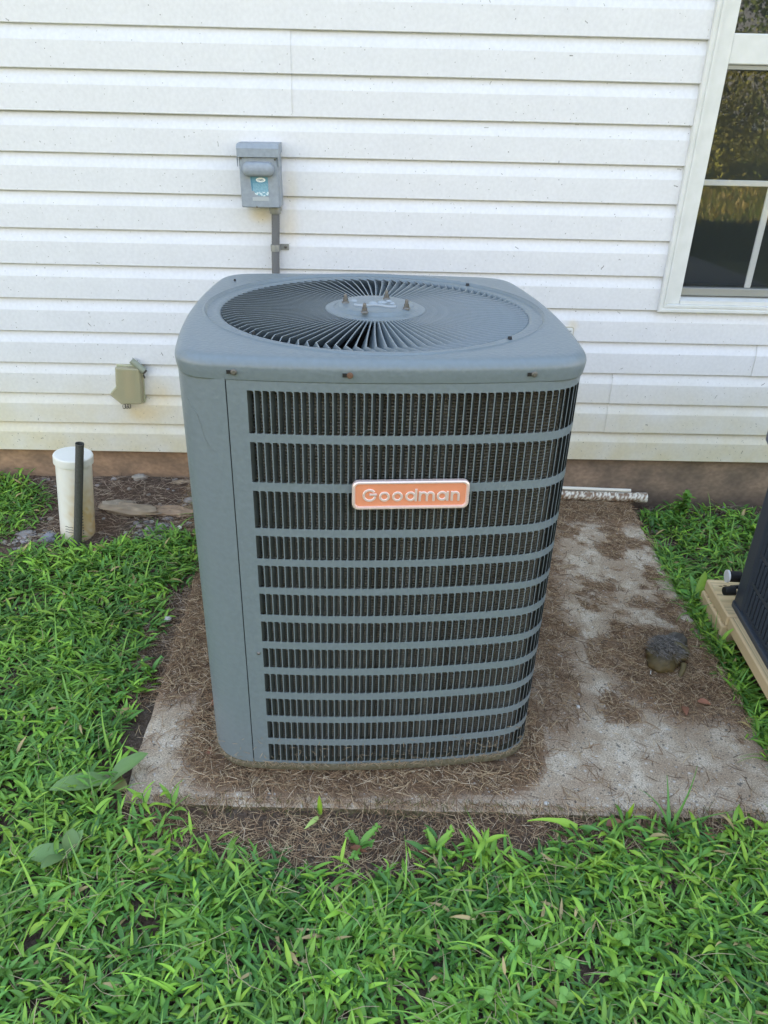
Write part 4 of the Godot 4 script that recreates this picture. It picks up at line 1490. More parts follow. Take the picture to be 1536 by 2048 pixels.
func build_wall_things() -> void:
	# translucent cable cover
	var o := thing("cable_cover", "murky olive plastic cable cover with a slanted lower left corner on the siding", "cable cover", Vector3(-0.905, 0.375, 0.0))
	var sh := mat(Color(0.69, 0.67, 0.54, 0.70), 0.3)
	sh.transparency = BaseMaterial3D.TRANSPARENCY_ALPHA
	var rim := mat(col8(176, 176, 146), 0.4)
	rim.subsurf_scatter_enabled = true
	rim.subsurf_scatter_strength = 0.2
	var P := PackedVector2Array([Vector2(-0.032, 0.146), Vector2(0.060, 0.143), Vector2(0.062, 0.12), Vector2(0.054, 0.006), Vector2(0.048, 0.002), Vector2(-0.028, -0.002), Vector2(-0.066, 0.034), Vector2(-0.066, 0.042), Vector2(-0.040, 0.068)])
	var mb := MB.new()
	mb.prism(P, -0.010, 0.006, 0.002)
	part("flange", mb.mesh(), rim, o)
	var Q := PackedVector2Array()
	for p in P: Q.append(Vector2(0.0, 0.07) + (p - Vector2(0.0, 0.07)) * 0.93)
	mb = MB.new()
	mb.prism(Q, 0.0062, 0.034, 0.004)
	part("shell", mb.mesh(), sh, o)
	mb = MB.new()
	mb.cbox(Vector3(-0.012, 0.02, 0.0065), Vector3(0.024, 0.125, 0.020), 0.004)
	part("splice", mb.mesh(), mat(col8(196, 160, 112), 0.7), o)
	mb = MB.new()
	mb.tube([Vector3(0.030, 0.166, 0.022), Vector3(0.072, 0.128, 0.024)], 0.0115, 14)
	part("entry_tube", mb.mesh(), mat(col8(140, 146, 128), 0.45), o)
	mb = MB.new()
	mb.tube([Vector3(0.066, 0.119, 0.026), Vector3(0.080, 0.132, 0.026)], 0.0035, 8)
	mb.tube([Vector3(0.066, 0.112, 0.022), Vector3(0.0655, 0.10, 0.014)], 0.003, 8)
	part("clip", mb.mesh(), M.steel, o)
	mb = MB.new()
	for k in 3:
		var pts := []
		for i in 9:
			var a := TAU * i / 8.0
			pts.append(Vector3(-0.022 + k * 0.009 + 0.006 * cos(a), -0.009 + 0.009 * sin(a), 0.016 + 0.004 * sin(a * 2.0 + k)))
		mb.tube(pts, 0.0016, 6)
	part("wire_loops", mb.mesh(), M.steel, o)
	# small plate just right of the unit's cover
	var p := thing("wall_plate", "small white plate sealed to the siding, half hidden behind the unit's top cover", "wall plate", Vector3(0.652, 0.655, 0.0))
	mb = MB.new()
	mb.prism(rrect(-0.04, -0.035, 0.040, 0.032, 0.008, 4), -0.002, 0.0035, 0.001)
	part("sealant", mb.mesh(), mat(col8(176, 170, 152), 0.7), p)
	mb = MB.new()
	mb.prism(rrect(-0.036, -0.031, 0.036, 0.028, 0.006, 4), 0.0037, 0.009, 0.001)
	part("plate", mb.mesh(), M.vinyl_trim, p)
	mb = MB.new()
	mb.cbox(Vector3(0.012, 0.017, 0.0091), Vector3(0.03, 0.0195, 0.0096))
	part("marking", mb.mesh(), mat(col8(110, 116, 130), 0.6), p)

func build_pipes() -> void:
	# white pipe with a cap
	var o := thing("drain_pipe", "upright white plastic pipe with a flat cap standing near the foundation", "pipe", Vector3(-1.035, 0.0, 0.365))
	o.rotation.z = -0.115
	o.position.y = -0.02
	var mb := MB.new()
	var rings := []
	var cols := []
	for j in 31:
		var ring := PackedVector3Array()
		for i in 32:
			var a := TAU * i / 32.0
			ring.append(Vector3(0.0565 * cos(a), -0.05 + 0.38 * j / 30.0, 0.0565 * sin(a)))
		rings.append(ring)
	mb.loft(rings, true, Vector3(0, 0.15, 0))
	var nz := noise(91, 1.0, 4)
	for i in mb.v.size():
		var p := mb.v[i]
		var stain := smooth(-0.03, 0.035, p.x + 0.02 * nz.get_noise_2d(p.x * 40.0, p.y * 30.0)) * smooth(0.36, 0.16, p.y) 
		stain = maxf(stain, smooth(0.12, 0.02, p.y) * 0.7)
		var s := clampf(stain * (0.75 + 0.5 * nz.get_noise_2d(p.x * 120.0, p.y * 60.0)), 0.0, 1.0)
		mb.c[i] = Color(1, 1, 1).lerp(Color(0.78, 0.56, 0.27), s)
	part("barrel", mb.mesh(), M.pvc, o)
	mb = MB.new()
	mb.lathe([Vector2(0.0, 0.350), Vector2(0.056, 0.350), Vector2(0.0605, 0.3485), Vector2(0.0625, 0.345), Vector2(0.0625, 0.322), Vector2(0.0590, 0.319), Vector2(0.057, 0.319)], 40)
	part("pipe_cap", mb.mesh(), M.pvc, o)
	# printed marks near the foot
	mb = MB.new()
	mb.col = Color(0.15, 0.15, 0.14)
	for k in 3:
		var pts := []
		for i in 5:
			var a := deg_to_rad(112.0 - 7.0 * i)
			pts.append(Vector3(0.0568 * cos(a), 0.10 - 0.010 * k + 0.002 * (i % 2), 0.0568 * sin(a)))
		mb.tube(pts, 0.0011, 5)
	for k in 14:
		var a := deg_to_rad(52.0)
		mb.lathe([Vector2(0, 0.0006), Vector2(0.0028, 0.0004)], 7, Transform3D(Basis(Vector3(0, 1, 0), PI / 2 - a) * Basis(Vector3(1, 0, 0), PI / 2), Vector3(0.0567 * cos(a), 0.065 + 0.011 * k, 0.0567 * sin(a))))
	part("print", mb.mesh(), M.vcol, o)
	# dark pipe
	var d := thing("black_tube", "thin dark grey plastic tube leaning upright in front of the white capped pipe", "tube", Vector3(-1.012, -0.02, 0.445))
	mb = MB.new()
	var outer := []
	var X := Transform3D(Basis(Vector3(0, 0, 1), -0.185) * Basis(Vector3(1, 0, 0), -0.01), Vector3.ZERO)
	mb.lathe([Vector2(0.0132, -0.05), Vector2(0.0130, 0.2), Vector2(0.0128, 0.415), Vector2(0.0136, 0.4205), Vector2(0.0140, 0.424), Vector2(0.0132, 0.4255), Vector2(0.0105, 0.424), Vector2(0.0100, 0.36)], 20, X)
	part("tube_wall", mb.mesh(), M.poly_pipe, d)
	mb = MB.new()
	mb.lathe([Vector2(0.0, 0.36), Vector2(0.0102, 0.36)], 16, X)
	part("bore", mb.mesh(), M.black, d)
	# flaking white pipe lying along the foundation
	var wp := thing("lying_pipe", "flaking white pipe lying along the foot of the foundation behind the pad", "pipe", Vector3(0.55, 0.022, -0.010))
	wp.rotation.y = -0.035
	mb = MB.new()
	rings = []
	for j in 121:
		var ring := PackedVector3Array()
		var x := 0.52 * j / 120.0
		for i in 16:
			var a := TAU * i / 16.0
			var r := 0.0185 + 0.0012 * gnoise.get_noise_2d(x * 900.0, i * 30.0)
			if x > 0.48: r += 0.002
			ring.append(Vector3(x, r * sin(a), r * cos(a)))
		rings.append(ring)
	mb.loft(rings, true, Vector3(0.26, 0, 0))
	var fl := noise(92, 1.0, 3)
	for i in mb.v.size():
		var p := mb.v[i]
		var s := smooth(-0.22, 0.12, fl.get_noise_2d(p.x * 70.0, p.y * 160.0 + p.z * 90.0))
		mb.c[i] = Color(1, 0.97, 0.9).lerp(Color(0.30, 0.19, 0.12), s)
	mb.fan(rings[-1], Vector3.RIGHT)
	part("barrel", mb.mesh(), M.pvc, wp)
	mb = MB.new()
	mb.col = Color(1, 0.98, 0.92)
	mb.tube([Vector3(0.0, 0.022, -0.018), Vector3(0.2, 0.022, -0.018), Vector3(0.46, 0.020, -0.018)], 0.007, 10)
	part("wire", mb.mesh(), M.pvc, wp)

# ------------------------------------------------------------------ stones, clump, clippings
func rock(mb: MB, at: Vector3, size: Vector3, sd: int, seg := 9) -> void:
	var nz := noise(sd, 1.1, 3)
	var rings := []
	for j in seg + 1:
		var ph := PI * j / seg
		var ring := PackedVector3Array()
		for i in seg + 4:
			var a := TAU * i / (seg + 4)
			var d := Vector3(sin(ph) * cos(a), cos(ph), sin(ph) * sin(a))
			var r := 0.85 + 0.45 * nz.get_noise_3dv(d * 1.3 + Vector3(sd, 0, 0))
			var q := d * r
			q.y = clampf(q.y, -0.7, 0.62)
			ring.append(at + q * size)
		rings.append(ring)
	mb.loft(rings, true, at)

func build_stones() -> void:
	var list := [
		["stone", "long tan slab of broken concrete lying behind the white capped pipe", Vector3(-0.885, 0.038, 0.235), Vector3(0.13, 0.022, 0.042), Color(0.42, 0.33, 0.23)],
		["stone", "pale tan concrete flake, nearer the unit, grass growing over its end", Vector3(-0.745, 0.034, 0.225), Vector3(0.105, 0.015, 0.04), Color(0.45, 0.31, 0.20)],
		["stone", "cracked pale chunk of concrete resting on the slab behind the pipe", Vector3(-0.94, 0.056, 0.20), Vector3(0.075, 0.017, 0.034), Color(0.40, 0.34, 0.26)],
		["stone", "small whitish rubble lump against the foundation", Vector3(-0.915, 0.058, 0.0), Vector3(0.03, 0.016, 0.02), Color(0.45, 0.41, 0.34)],
		["stone", "flat orange tan chip at the foot of the foundation left of the unit", Vector3(-0.75, 0.052, 0.02), Vector3(0.05, 0.010, 0.016), Color(0.46, 0.34, 0.22)],
		["stone", "long pale stone lying left of the white capped pipe", Vector3(-1.20, 0.02, 0.39), Vector3(0.036, 0.014, 0.020), Color(0.36, 0.33, 0.31)],
		["stone", "rounded bluish grey stone touching the white pipe's left side", Vector3(-1.105, 0.012, 0.42), Vector3(0.022, 0.026, 0.02), Color(0.30, 0.31, 0.35)],
		["stone", "grey stone at the grass edge beside the unit's left back", Vector3(-0.69, 0.030, 0.155), Vector3(0.022, 0.018, 0.02), Color(0.36, 0.32, 0.28)],
	]
	for k in list.size():
		var l: Array = list[k]
		var mb := MB.new()
		mb.col = l[4]
		rock(mb, Vector3.ZERO, l[3], 100 + k, 14)
		for i in mb.v.size():
			var f := 0.8 + 0.5 * gnoise.get_noise_3dv(mb.v[i] * 1500.0)
			mb.c[i] = l[4] * clampf(f, 0.55, 1.25)
		var p: Vector3 = l[2]
		p.y = maxf(ground_y(p.x, p.z), p.y - 0.012) + l[3].y * 0.35
		var o := part(l[0], mb.mesh(), M.stone, self, Transform3D(Basis(Vector3.UP, 0.1 * k - 0.2), p))
		tag(o, l[1], "stone", "stones and rubble at the foundation")
	var mb := MB.new()
	for k in 240:
		var x := rng.randf_range(-1.32, -0.55)
		var z := rng.randf_range(-0.01, 0.44)
		if k < 90:
			x = rng.randfn(-0.76, 0.05); z = rng.randfn(0.335, 0.035)
		elif k < 130:
			x = rng.randfn(-1.19, 0.06); z = rng.randfn(0.43, 0.03)
		elif k > 200:
			x = rng.randf_range(1.02, 1.4); z = rng.randf_range(0.0, 0.3)
		var s := rng.randf_range(0.004, 0.012)
		var g := rng.randf_range(0.14, 0.42)
		mb.col = Color(g, g * rng.randf_range(0.86, 0.96), g * rng.randf_range(0.70, 0.92))
		rock(mb, Vector3(x, ground_y(x, z) + s * 0.25, z), Vector3(s * rng.randf_range(0.9, 1.6), s * 0.8, s), k % 23, 5)
	var gv := part("gravel", mb.mesh(), M.stone, self)
	tag(gv, "scattered grey and tan gravel in the soil near the white pipe", "gravel", "", "stuff")
	# pale bits on the pad
	for q: Array in [[0.388, 1.475, "white pebble near the front edge of the pad"], [0.53, 1.17, "white pebble on the pad right of the unit's front corner"], [-0.6094, 0.8113, "round white mushroom button in the soil left of the unit"]]:
		mb = MB.new()
		mb.col = Color(0.50, 0.48, 0.44)
		var sz := 0.0055 if q[0] > 0 else 0.0115
		rock(mb, Vector3.ZERO, Vector3(sz * 1.2, sz * 0.9, sz), 7 + int(q[0] * 50.0), 8)
		var y: float = 0.004 if q[0] > 0 else ground_y(q[0], q[1]) + 0.02
		var o := part("mushroom" if q[0] < 0 else "pebble", mb.mesh(), M.vcol, self, Transform3D(Basis.IDENTITY, Vector3(q[0], y, q[1])))
		tag(o, q[2], "mushroom" if q[0] < 0 else "pebble")
	# dead red-brown leaves
	var spots := [[-0.4073, 1.1881, "red brown dead leaf beside the unit's left side, farther back"], [-0.3824, 1.3566, "orange dead leaf by the unit's front left foot"], [0.4786, 0.8816, "reddish dead leaf on the pad right of the unit"], [0.8459, 1.1456, "torn orange leaf on bare concrete below the mossy clump"], [0.8063, 1.1649, "small rust red leaf scrap beside the torn orange one"], [0.51, 1.5219, "dull orange leaf at the pad's front edge"], [0.7271, 1.5317, "curled rusty brown leaf at the pad's front right"], [-0.0396, 1.5787, "pointed brown leaf in the soil before the pad"], [0.135, 1.585, "dark red leaf in the soil right of the pointed brown leaf"]]
	for k in spots.size():
		var s: Array = spots[k]
		mb = MB.new()
		leaf_blade(mb, Vector3.ZERO, rng.randf() * TAU, 0.35, rng.randf_range(0.03, 0.042), 0.018, 0.8, Color(0.26, 0.11, 0.06) * rng.randf_range(0.7, 1.2), 5)
		var y := 0.006 if on_pad(s[0], s[1]) else ground_y(s[0], s[1]) + 0.012
		var o := part("dead_leaf", mb.mesh(), M.leaf, self, Transform3D(Basis.IDENTITY, Vector3(s[0], y, s[1])))
		tag(o, s[2], "dead leaf", "dead leaves on and around the pad")

func build_clump() -> void:
	var o := thing("mossy_clump", "toad shaped olive brown clump with a streaky back, sitting in dead clippings", "clump", Vector3(0.822, 0.0, 0.985))
	# one lumpy body from blended ellipsoids, sampled on a sphere of rays
	var blobs := [[Vector3(-0.006, 0.016, -0.010), Vector3(0.048, 0.038, 0.046)], [Vector3(-0.026, 0.016, 0.026), Vector3(0.038, 0.024, 0.030)], [Vector3(0.032, 0.028, -0.012), Vector3(0.024, 0.026, 0.034)], [Vector3(0.048, 0.012, -0.072), Vector3(0.034, 0.030, 0.030)], [Vector3(0.010, 0.014, -0.05), Vector3(0.036, 0.030, 0.036)]]
	var mb := MB.new()
	var rings := []
	var nz := noise(111, 1.0, 4)
	var SE := 46
	for j in SE + 1:
		var ph := PI * j / SE
		var ring := PackedVector3Array()
		for i in SE * 2:
			var a := TAU * i / (SE * 2)
			var d := Vector3(sin(ph) * cos(a), cos(ph), sin(ph) * sin(a))
			var c := Vector3(0, 0.026, 0)
			var best := 0.0
			for b: Array in blobs:
				var oc: Vector3 = (c - b[0]) / b[1]
				var dd: Vector3 = d / b[1]
				var A := dd.dot(dd)
				var Bq := oc.dot(dd)
				var C := oc.dot(oc) - 1.0
				var disc := Bq * Bq - A * C
				if disc > 0.0: best = maxf(best, (-Bq + sqrt(disc)) / A)
			var p := c + d * best
			var rough := nz.get_noise_3dv(p * 30.0) * 0.013 + nz.get_noise_3dv(p * 140.0) * 0.005
			if p.z > 0.03 and p.y < 0.05: rough *= 0.6
			p += d * rough
			p.y = maxf(p.y, -0.004)
			ring.append(p)
		rings.append(ring)
	mb.loft(rings, true, Vector3(0, 0.026, 0))
	for i in mb.v.size():
		var p := mb.v[i]
		var back := smooth(0.03, 0.052, p.y + 0.3 * maxf(0.0, -p.z))
		var s := nz.get_noise_3dv(p * 120.0) * 0.5 + 0.5
		var olive := Color(0.055, 0.040, 0.016).lerp(Color(0.14, 0.10, 0.036), s)
		var grey := Color(0.045, 0.038, 0.03).lerp(Color(0.16, 0.145, 0.125), smooth(0.35, 0.7, s))
		mb.c[i] = olive.lerp(grey, back)
	part("body", mb.mesh(), mat(Color.WHITE, 0.7, 0.0, true), o)
	mb = MB.new()
	mb.col = Color(0.12, 0.095, 0.042)
	mb.tube([Vector3(0.030, 0.026, 0.036), Vector3(0.024, 0.018, 0.050), Vector3(0.016, 0.006, 0.060), Vector3(0.012, 0.0, 0.064)], 0.0085, 10, 0.0045)
	part("foot", mb.mesh(), M.vcol, o)
	mb = MB.new()
	mb.col = Color(0.11, 0.095, 0.045)
	mb.tube([Vector3(0.016, 0.054, -0.016), Vector3(0.030, 0.056, -0.010), Vector3(0.046, 0.046, -0.002), Vector3(0.052, 0.036, 0.002)], 0.007, 10, 0.005)
	part("ridge", mb.mesh(), M.vcol, o)
	mb = MB.new()
	for k in 620:
		var a := rng.randf() * TAU
		var r := sqrt(rng.randf()) * 0.95
		var x := 0.058 * r * cos(a)
		var z := -0.016 + 0.055 * r * sin(a)
		var y := 0.018 + 0.043 * sqrt(maxf(0.0, 1.0 - r * r)) + rng.randf_range(-0.001, 0.004)
		mb.col = Color(0.07, 0.06, 0.05).lerp(Color(0.36, 0.33, 0.29), pow(rng.randf(), 1.6))
		strand(mb, Vector3(x, y, z), rng.randfn(0.9, 0.6), rng.randf_range(0.008, 0.024), 0.0010, 0.6)
	mb.col = Color(0.7, 0.68, 0.6)
	strand(mb, Vector3(-0.062, 0.006, 0.05), 2.0, 0.016, 0.0022, 0.1)
	for k in 260:      # litter drifted up round its foot
		var a := rng.randf() * TAU
		var r := rng.randf_range(0.85, 1.5)
		mb.col = [Color(0.20, 0.12, 0.065), Color(0.30, 0.19, 0.10), Color(0.42, 0.30, 0.17)][k % 3] * rng.randf_range(0.7, 1.2)
		strand(mb, Vector3(0.008 + 0.056 * r * cos(a), 0.004 + 0.016 * maxf(0.0, 1.4 - r) * rng.randf(), -0.02 + 0.066 * r * sin(a)), rng.randf() * TAU, rng.randf_range(0.014, 0.04), 0.0012, 0.8)
	var s := part("streaks", mb.mesh(), M.straw, o)
	s.set_meta("kind", "stuff")

func strand(mb: MB, at: Vector3, az: float, length: float, w: float, lift: float) -> void:
	# a bent, folded blade of dead grass centred on a point
	var d := Vector3(cos(az), 0, sin(az))
	var s := Vector3(-d.z, 0, d.x)
	var bend := rng.randfn(0.0, 0.35)
	var tilt := rng.randfn(0.0, lift * 0.35)
	var pts: Array[Vector3] = []
	for i in 4:
		var f := i / 3.0 - 0.5
		pts.append(at + d * (f * length) + s * (bend * length * (f * f - 0.12)) + Vector3.UP * (tilt * f * length + 0.12 * lift * length * (0.25 - f * f)))
	var k := mb.v.size()
	for i in 4:
		var ww := w * (0.35 if i == 3 else (0.7 if i == 0 else 1.0)) * 0.5
		mb.v.append(pts[i] - s * ww); mb.v.append(pts[i] + Vector3.UP * ww * 0.9); mb.v.append(pts[i] + s * ww)
		mb.n.append((Vector3.UP - s).normalized()); mb.n.append(Vector3.UP); mb.n.append((Vector3.UP + s).normalized())
		for q in 3:
			mb.c.append(mb.col); mb.uv.append(Vector2.ZERO)
	for i in 3:
		for q in 2:
			var a := k + i * 3 + q
			mb.ix.append(a); mb.ix.append(a + 4); mb.ix.append(a + 1)
			mb.ix.append(a); mb.ix.append(a + 3); mb.ix.append(a + 4)

func build_thatch() -> void:
	var mb := MB.new()
	var tones := [Color(0.20, 0.115, 0.060), Color(0.28, 0.170, 0.090), Color(0.36, 0.235, 0.13), Color(0.48, 0.35, 0.20), Color(0.12, 0.072, 0.040)]
	var placed := 0
	var tries := 0
	while placed < 40000 and tries < 260000:
		tries += 1
		var x := rng.randf_range(-0.72, 1.02)
		var z := rng.randf_range(-0.02, 1.70)
		var ux := absf(x + 0.005) - 0.375
		var uz := absf(z - 1.017) - 0.375
		if ux < -0.02 and uz < -0.02: continue
		var t := thatch(x, z)
		var pad := on_pad(x, z)
		if not pad:
			if x > 0.9: continue
			if x < -0.5: t *= 0.75
		if rng.randf() > t * t * 1.1: continue
		var ring := Vector2(maxf(ux, 0), maxf(uz, 0)).length()
		var heap := (1.0 - smooth(0.0, 0.09, ring)) * 0.014 + 0.006 * t * t
		var y := (0.001 if pad else ground_y(x, z) + 0.004) + rng.randf() * heap
		mb.col = tones[rng.randi() % 5] * rng.randf_range(0.75, 1.2)
		if rng.randf() < 0.07: mb.col = Color(0.58, 0.45, 0.30)
		strand(mb, Vector3(x, y, z), rng.randf() * TAU, rng.randf_range(0.016, 0.05), rng.randf_range(0.0009, 0.0017), 0.5)
		placed += 1
	# twigs and dead stems on the bare soil by the foundation
	for k in 6000:
		var x := rng.randf_range(-1.35, -0.45)
		var z := rng.randf_range(-0.01, 0.46)
		if k % 4 == 0:
			x = rng.randf_range(-0.72, -0.52); z = rng.randf_range(0.5, 1.1)
		elif k % 4 == 1:
			x = rng.randf_range(1.02, 1.7); z = rng.randf_range(0.0, 0.6)
		mb.col = [Color(0.09, 0.06, 0.042), Color(0.17, 0.11, 0.075), Color(0.27, 0.19, 0.13), Color(0.40, 0.31, 0.22)][rng.randi() % 4]
		strand(mb, Vector3(x, ground_y(x, z) + rng.randf_range(0.003, 0.012), z), rng.randfn(0.0, 0.8), rng.randf_range(0.015, 0.055), rng.randf_range(0.001, 0.0024), 0.6)
	for k in 1500:
		var f := rng.randf()
		var x := lerpf(-0.54, 0.95, f)
		var z := lerpf(1.475, 1.502, f) + rng.randf_range(-0.012, 0.014)
		var over := smooth(-0.004, 0.008, z - lerpf(1.475, 1.502, f))
		mb.col = tones[rng.randi() % 5] * rng.randf_range(0.8, 1.3)
		if k % 6 == 0: mb.col = Color(0.12, 0.115, 0.035)
		strand(mb, Vector3(x, 0.002 - over * rng.randf_range(0.004, 0.032), z + over * 0.004), rng.randfn(1.2, 0.9), rng.randf_range(0.012, 0.035), 0.0013, 1.4)
	# clippings caught on the base rim and the lowest louvres
	var X := Transform3D(Basis(Vector3(0, 1, 0), PSI), Vector3(-0.0125, 0.0, 1.0174))
	var L := run_len[ring2.size()]
	for k in 1500:
		var P := path_at(rng.randf() * L)
		var p := X * (P * Vector3(0, 0, 0.001))
		if p.z < 1.0: continue
		var yy := 0.042 + absf(rng.randfn(0.0, 0.030)) if k % 3 == 0 else rng.randf_range(0.037, 0.046)
		mb.col = Color(0.34, 0.25, 0.15) * rng.randf_range(0.6, 1.2)
		strand(mb, Vector3(p.x, yy, p.z) + X.basis * P.basis.z * 0.0035, rng.randf() * TAU, rng.randf_range(0.006, 0.02), 0.0011, 0.9)
	for k in 2600:      # and those sucked against the coil
		var P := path_at(rng.randf() * L)
		var p := X * (P * Vector3(0, 0, -rng.randf_range(0.015, 0.027)))
		if p.z < 0.9: continue
		var yy := 0.045 + absf(rng.randfn(0.0, 0.03))
		if k % 9 == 0: yy = rng.randf_range(0.1, 0.9)
		mb.col = Color(0.24, 0.15, 0.09) * rng.randf_range(0.5, 1.3) if yy < 0.16 else Color(0.42, 0.36, 0.26) * rng.randf_range(0.5, 1.2)
		strand(mb, Vector3(p.x, yy, p.z), rng.randf() * TAU, rng.randf_range(0.008, 0.024), 0.0012, 1.6)
	var o := part("dead_grass", mb.mesh(), M.straw, self)
	tag(o, "brown dead grass clippings matted over the pad and round the unit's foot", "dead grass", "", "stuff")

# ------------------------------------------------------------------ living plants
func leaf_blade(mb: MB, at: Vector3, az: float, pitch: float, length: float, width: float, droop: float, c: Color, seg := 5, shape := 0) -> void:
	var d := Vector3(cos(az), 0, sin(az))
	var s := Vector3(-d.z, 0, d.x)
	var p := at
	var ang := pitch
	var k := mb.v.size()
	var roll := rng.randfn(0.0, 0.25)
	s = (s + Vector3.UP * roll).normalized()
	var twist := rng.randfn(0.0, 0.3) / seg
	for i in seg + 1:
		var f := float(i) / seg
		var w: float
		if shape == 0: w = pow(sin(PI * pow(f, 0.72) * 0.97 + 0.04), 0.9)      # lance
		elif shape == 1: w = (1.0 - f) * 0.9 + 0.1 if f > 0.3 else 0.75 + f     # long strap
		else: w = pow(sin(PI * pow(clampf(f, 0.02, 1.0), 0.9)), 0.6)           # broad oval
		var ww := width * 0.5 * maxf(w, 0.03)
		var t := d * cos(ang) + Vector3.UP * sin(ang)
		var up := s.cross(t)
		var e := s * ww
		if shape == 2: p += up * sin(f * 11.0 + length * 300.0) * ww * 0.10
		mb.v.append(p - e + up * ww * 0.30); mb.v.append(p); mb.v.append(p + e + up * ww * 0.30)
		mb.n.append((up + s * 0.35).normalized()); mb.n.append(up); mb.n.append((up - s * 0.35).normalized())
		var cc := c.lerp(c * 1.12, f)
		mb.c.append(cc); mb.c.append(cc * 1.16); mb.c.append(cc)
		for q in 3: mb.uv.append(Vector2.ZERO)
		p += t * (length / seg)
		ang -= droop / seg * (0.5 + f)
		d = d.rotated(Vector3.UP, twist)
	for i in seg:
		for q in 2:
			var a := k + i * 3 + q
			mb.ix.append(a); mb.ix.append(a + 4); mb.ix.append(a + 1)
			mb.ix.append(a); mb.ix.append(a + 3); mb.ix.append(a + 4)

func build_grass() -> void:
	var mb := MB.new()
	var left := poly(LAWN_LEFT)
	var right := poly(LAWN_RIGHT)
	var patch := noise(121, 1.0, 3)
	var greens := [Color(0.050, 0.150, 0.018), Color(0.098, 0.235, 0.024), Color(0.160, 0.320, 0.030), Color(0.064, 0.185, 0.030)]
	var tries := 0
	var tufts := 0
	while tufts < 11500 and tries < 90000:
		tries += 1
		var x: float
		var z: float
		if tries % 9 == 4:
			x = rng.randf_range(0.955, 1.04); z = rng.randf_range(0.35, 1.56)
			if not in_poly(x, z, right) or rng.randf() < 0.5: continue
		elif tries % 9 == 0:
			x = rng.randf_range(0.95, 2.0); z = rng.randf_range(0.02, 1.56)
			if not in_poly(x, z, right): continue
			if z < 0.66 and rng.randf() > 0.35 + 0.9 * smooth(-0.15, 0.2, patch.get_noise_2d(x * 9.0, z * 9.0)): continue
		else:
			x = rng.randf_range(-1.9, 1.35); z = rng.randf_range(0.02, 2.35)
			if not in_poly(x, z, left): continue
			if absf(x) > 0.75 + (2.62 - z) * 0.62: continue
			if on_pad(x, z, 0.01): continue
			# thin and ragged along the edge
			var near := 0
			for q: Vector2 in [Vector2(0.05, 0), Vector2(-0.05, 0), Vector2(0, 0.05), Vector2(0, -0.05)]:
				if not in_poly(x + q.x, z + q.y, left): near += 1
			if near > 0 and rng.randf() > 0.55: continue
			if rng.randf() > 0.48 + 0.9 * smooth(-0.4, 0.1, patch.get_noise_2d(x * 7.0, z * 7.0)): continue
		tufts += 1
		var g := ground_y(x, z)
		var young := rng.randf() < 0.10 + 0.12 * smooth(0.1, 0.5, patch.get_noise_2d(x * 3.0 + 50.0, z * 3.0))
		var young_edge := z > 1.5 and z < 1.66  # strip along the pad with more young yellow-green leaves
		if young_edge and rng.randf() < 0.35: young = true
		# a short leaning stem with alternate leaves
		var saz := rng.randf() * TAU
		var lean := rng.randf_range(0.2, 1.1)
		var h := rng.randf_range(0.012, 0.042)
		var n := rng.randi_range(4, 7)
		var dirv := Vector3(cos(saz) * cos(lean), sin(lean), sin(saz) * cos(lean))
		var tone := smooth(-0.35, 0.35, patch.get_noise_2d(x * 4.0 - 90.0, z * 4.0))
		var base: Color = greens[rng.randi() % 4] * rng.randf_range(0.75, 1.25)
		base = (base * 0.78).lerp(base * 1.15 + Color(0.02, 0.015, 0.0), tone)
		for i in n:
			var f := (i + 0.5) / n
			var p := Vector3(x, g + 0.004, z) + dirv * (h * f * 1.3)
			p.x += rng.randfn(0.0, 0.008); p.z += rng.randfn(0.0, 0.008)
			var c := base
			if young and f > 0.45: c = Color(0.22, 0.36, 0.030).lerp(base, rng.randf_range(0.0, 0.6))
			elif rng.randf() < 0.02: c = Color(0.34, 0.26, 0.11)
			var az := saz + (PI * 0.5 if i % 2 else -PI * 0.5) * rng.randf_range(0.3, 1.2) + rng.randfn(0.0, 0.5)
			var ln := rng.randf_range(0.024, 0.062) * (1.0 - 0.2 * f)
			var wd := ln * rng.randf_range(0.13, 0.24)
			leaf_blade(mb, p, az, rng.randf_range(0.0, 0.85), ln, wd, rng.randf_range(0.3, 1.5), c, 4)
		if rng.randf() < 0.22:      # a longer blade of coarse grass
			leaf_blade(mb, Vector3(x, g + 0.01, z), rng.randf() * TAU, rng.randf_range(0.5, 1.2), rng.randf_range(0.06, 0.135), rng.randf_range(0.004, 0.0085), rng.randf_range(0.8, 2.0), base.lerp(Color(0.2, 0.34, 0.06), rng.randf() * 0.6), 6, 1)
	# dry stems lying in the sward
	for k in 1300:
		var x := rng.randf_range(-1.2, 1.1)
		var z := rng.randf_range(1.58, 2.2) if k % 2 else rng.randf_range(0.5, 2.0)
		if not in_poly(x, z, left): continue
		mb.col = Color(0.36, 0.30, 0.16) * rng.randf_range(0.6, 1.2)
		strand(mb, Vector3(x, ground_y(x, z) + rng.randf_range(0.012, 0.05), z), rng.randf() * TAU, rng.randf_range(0.03, 0.09), 0.0014, 0.5)
	var o := part("grass", mb.mesh(), M.leaf, self)
	tag(o, "dense lawn of short broad bladed grass in front of and beside the pad", "grass", "", "stuff")

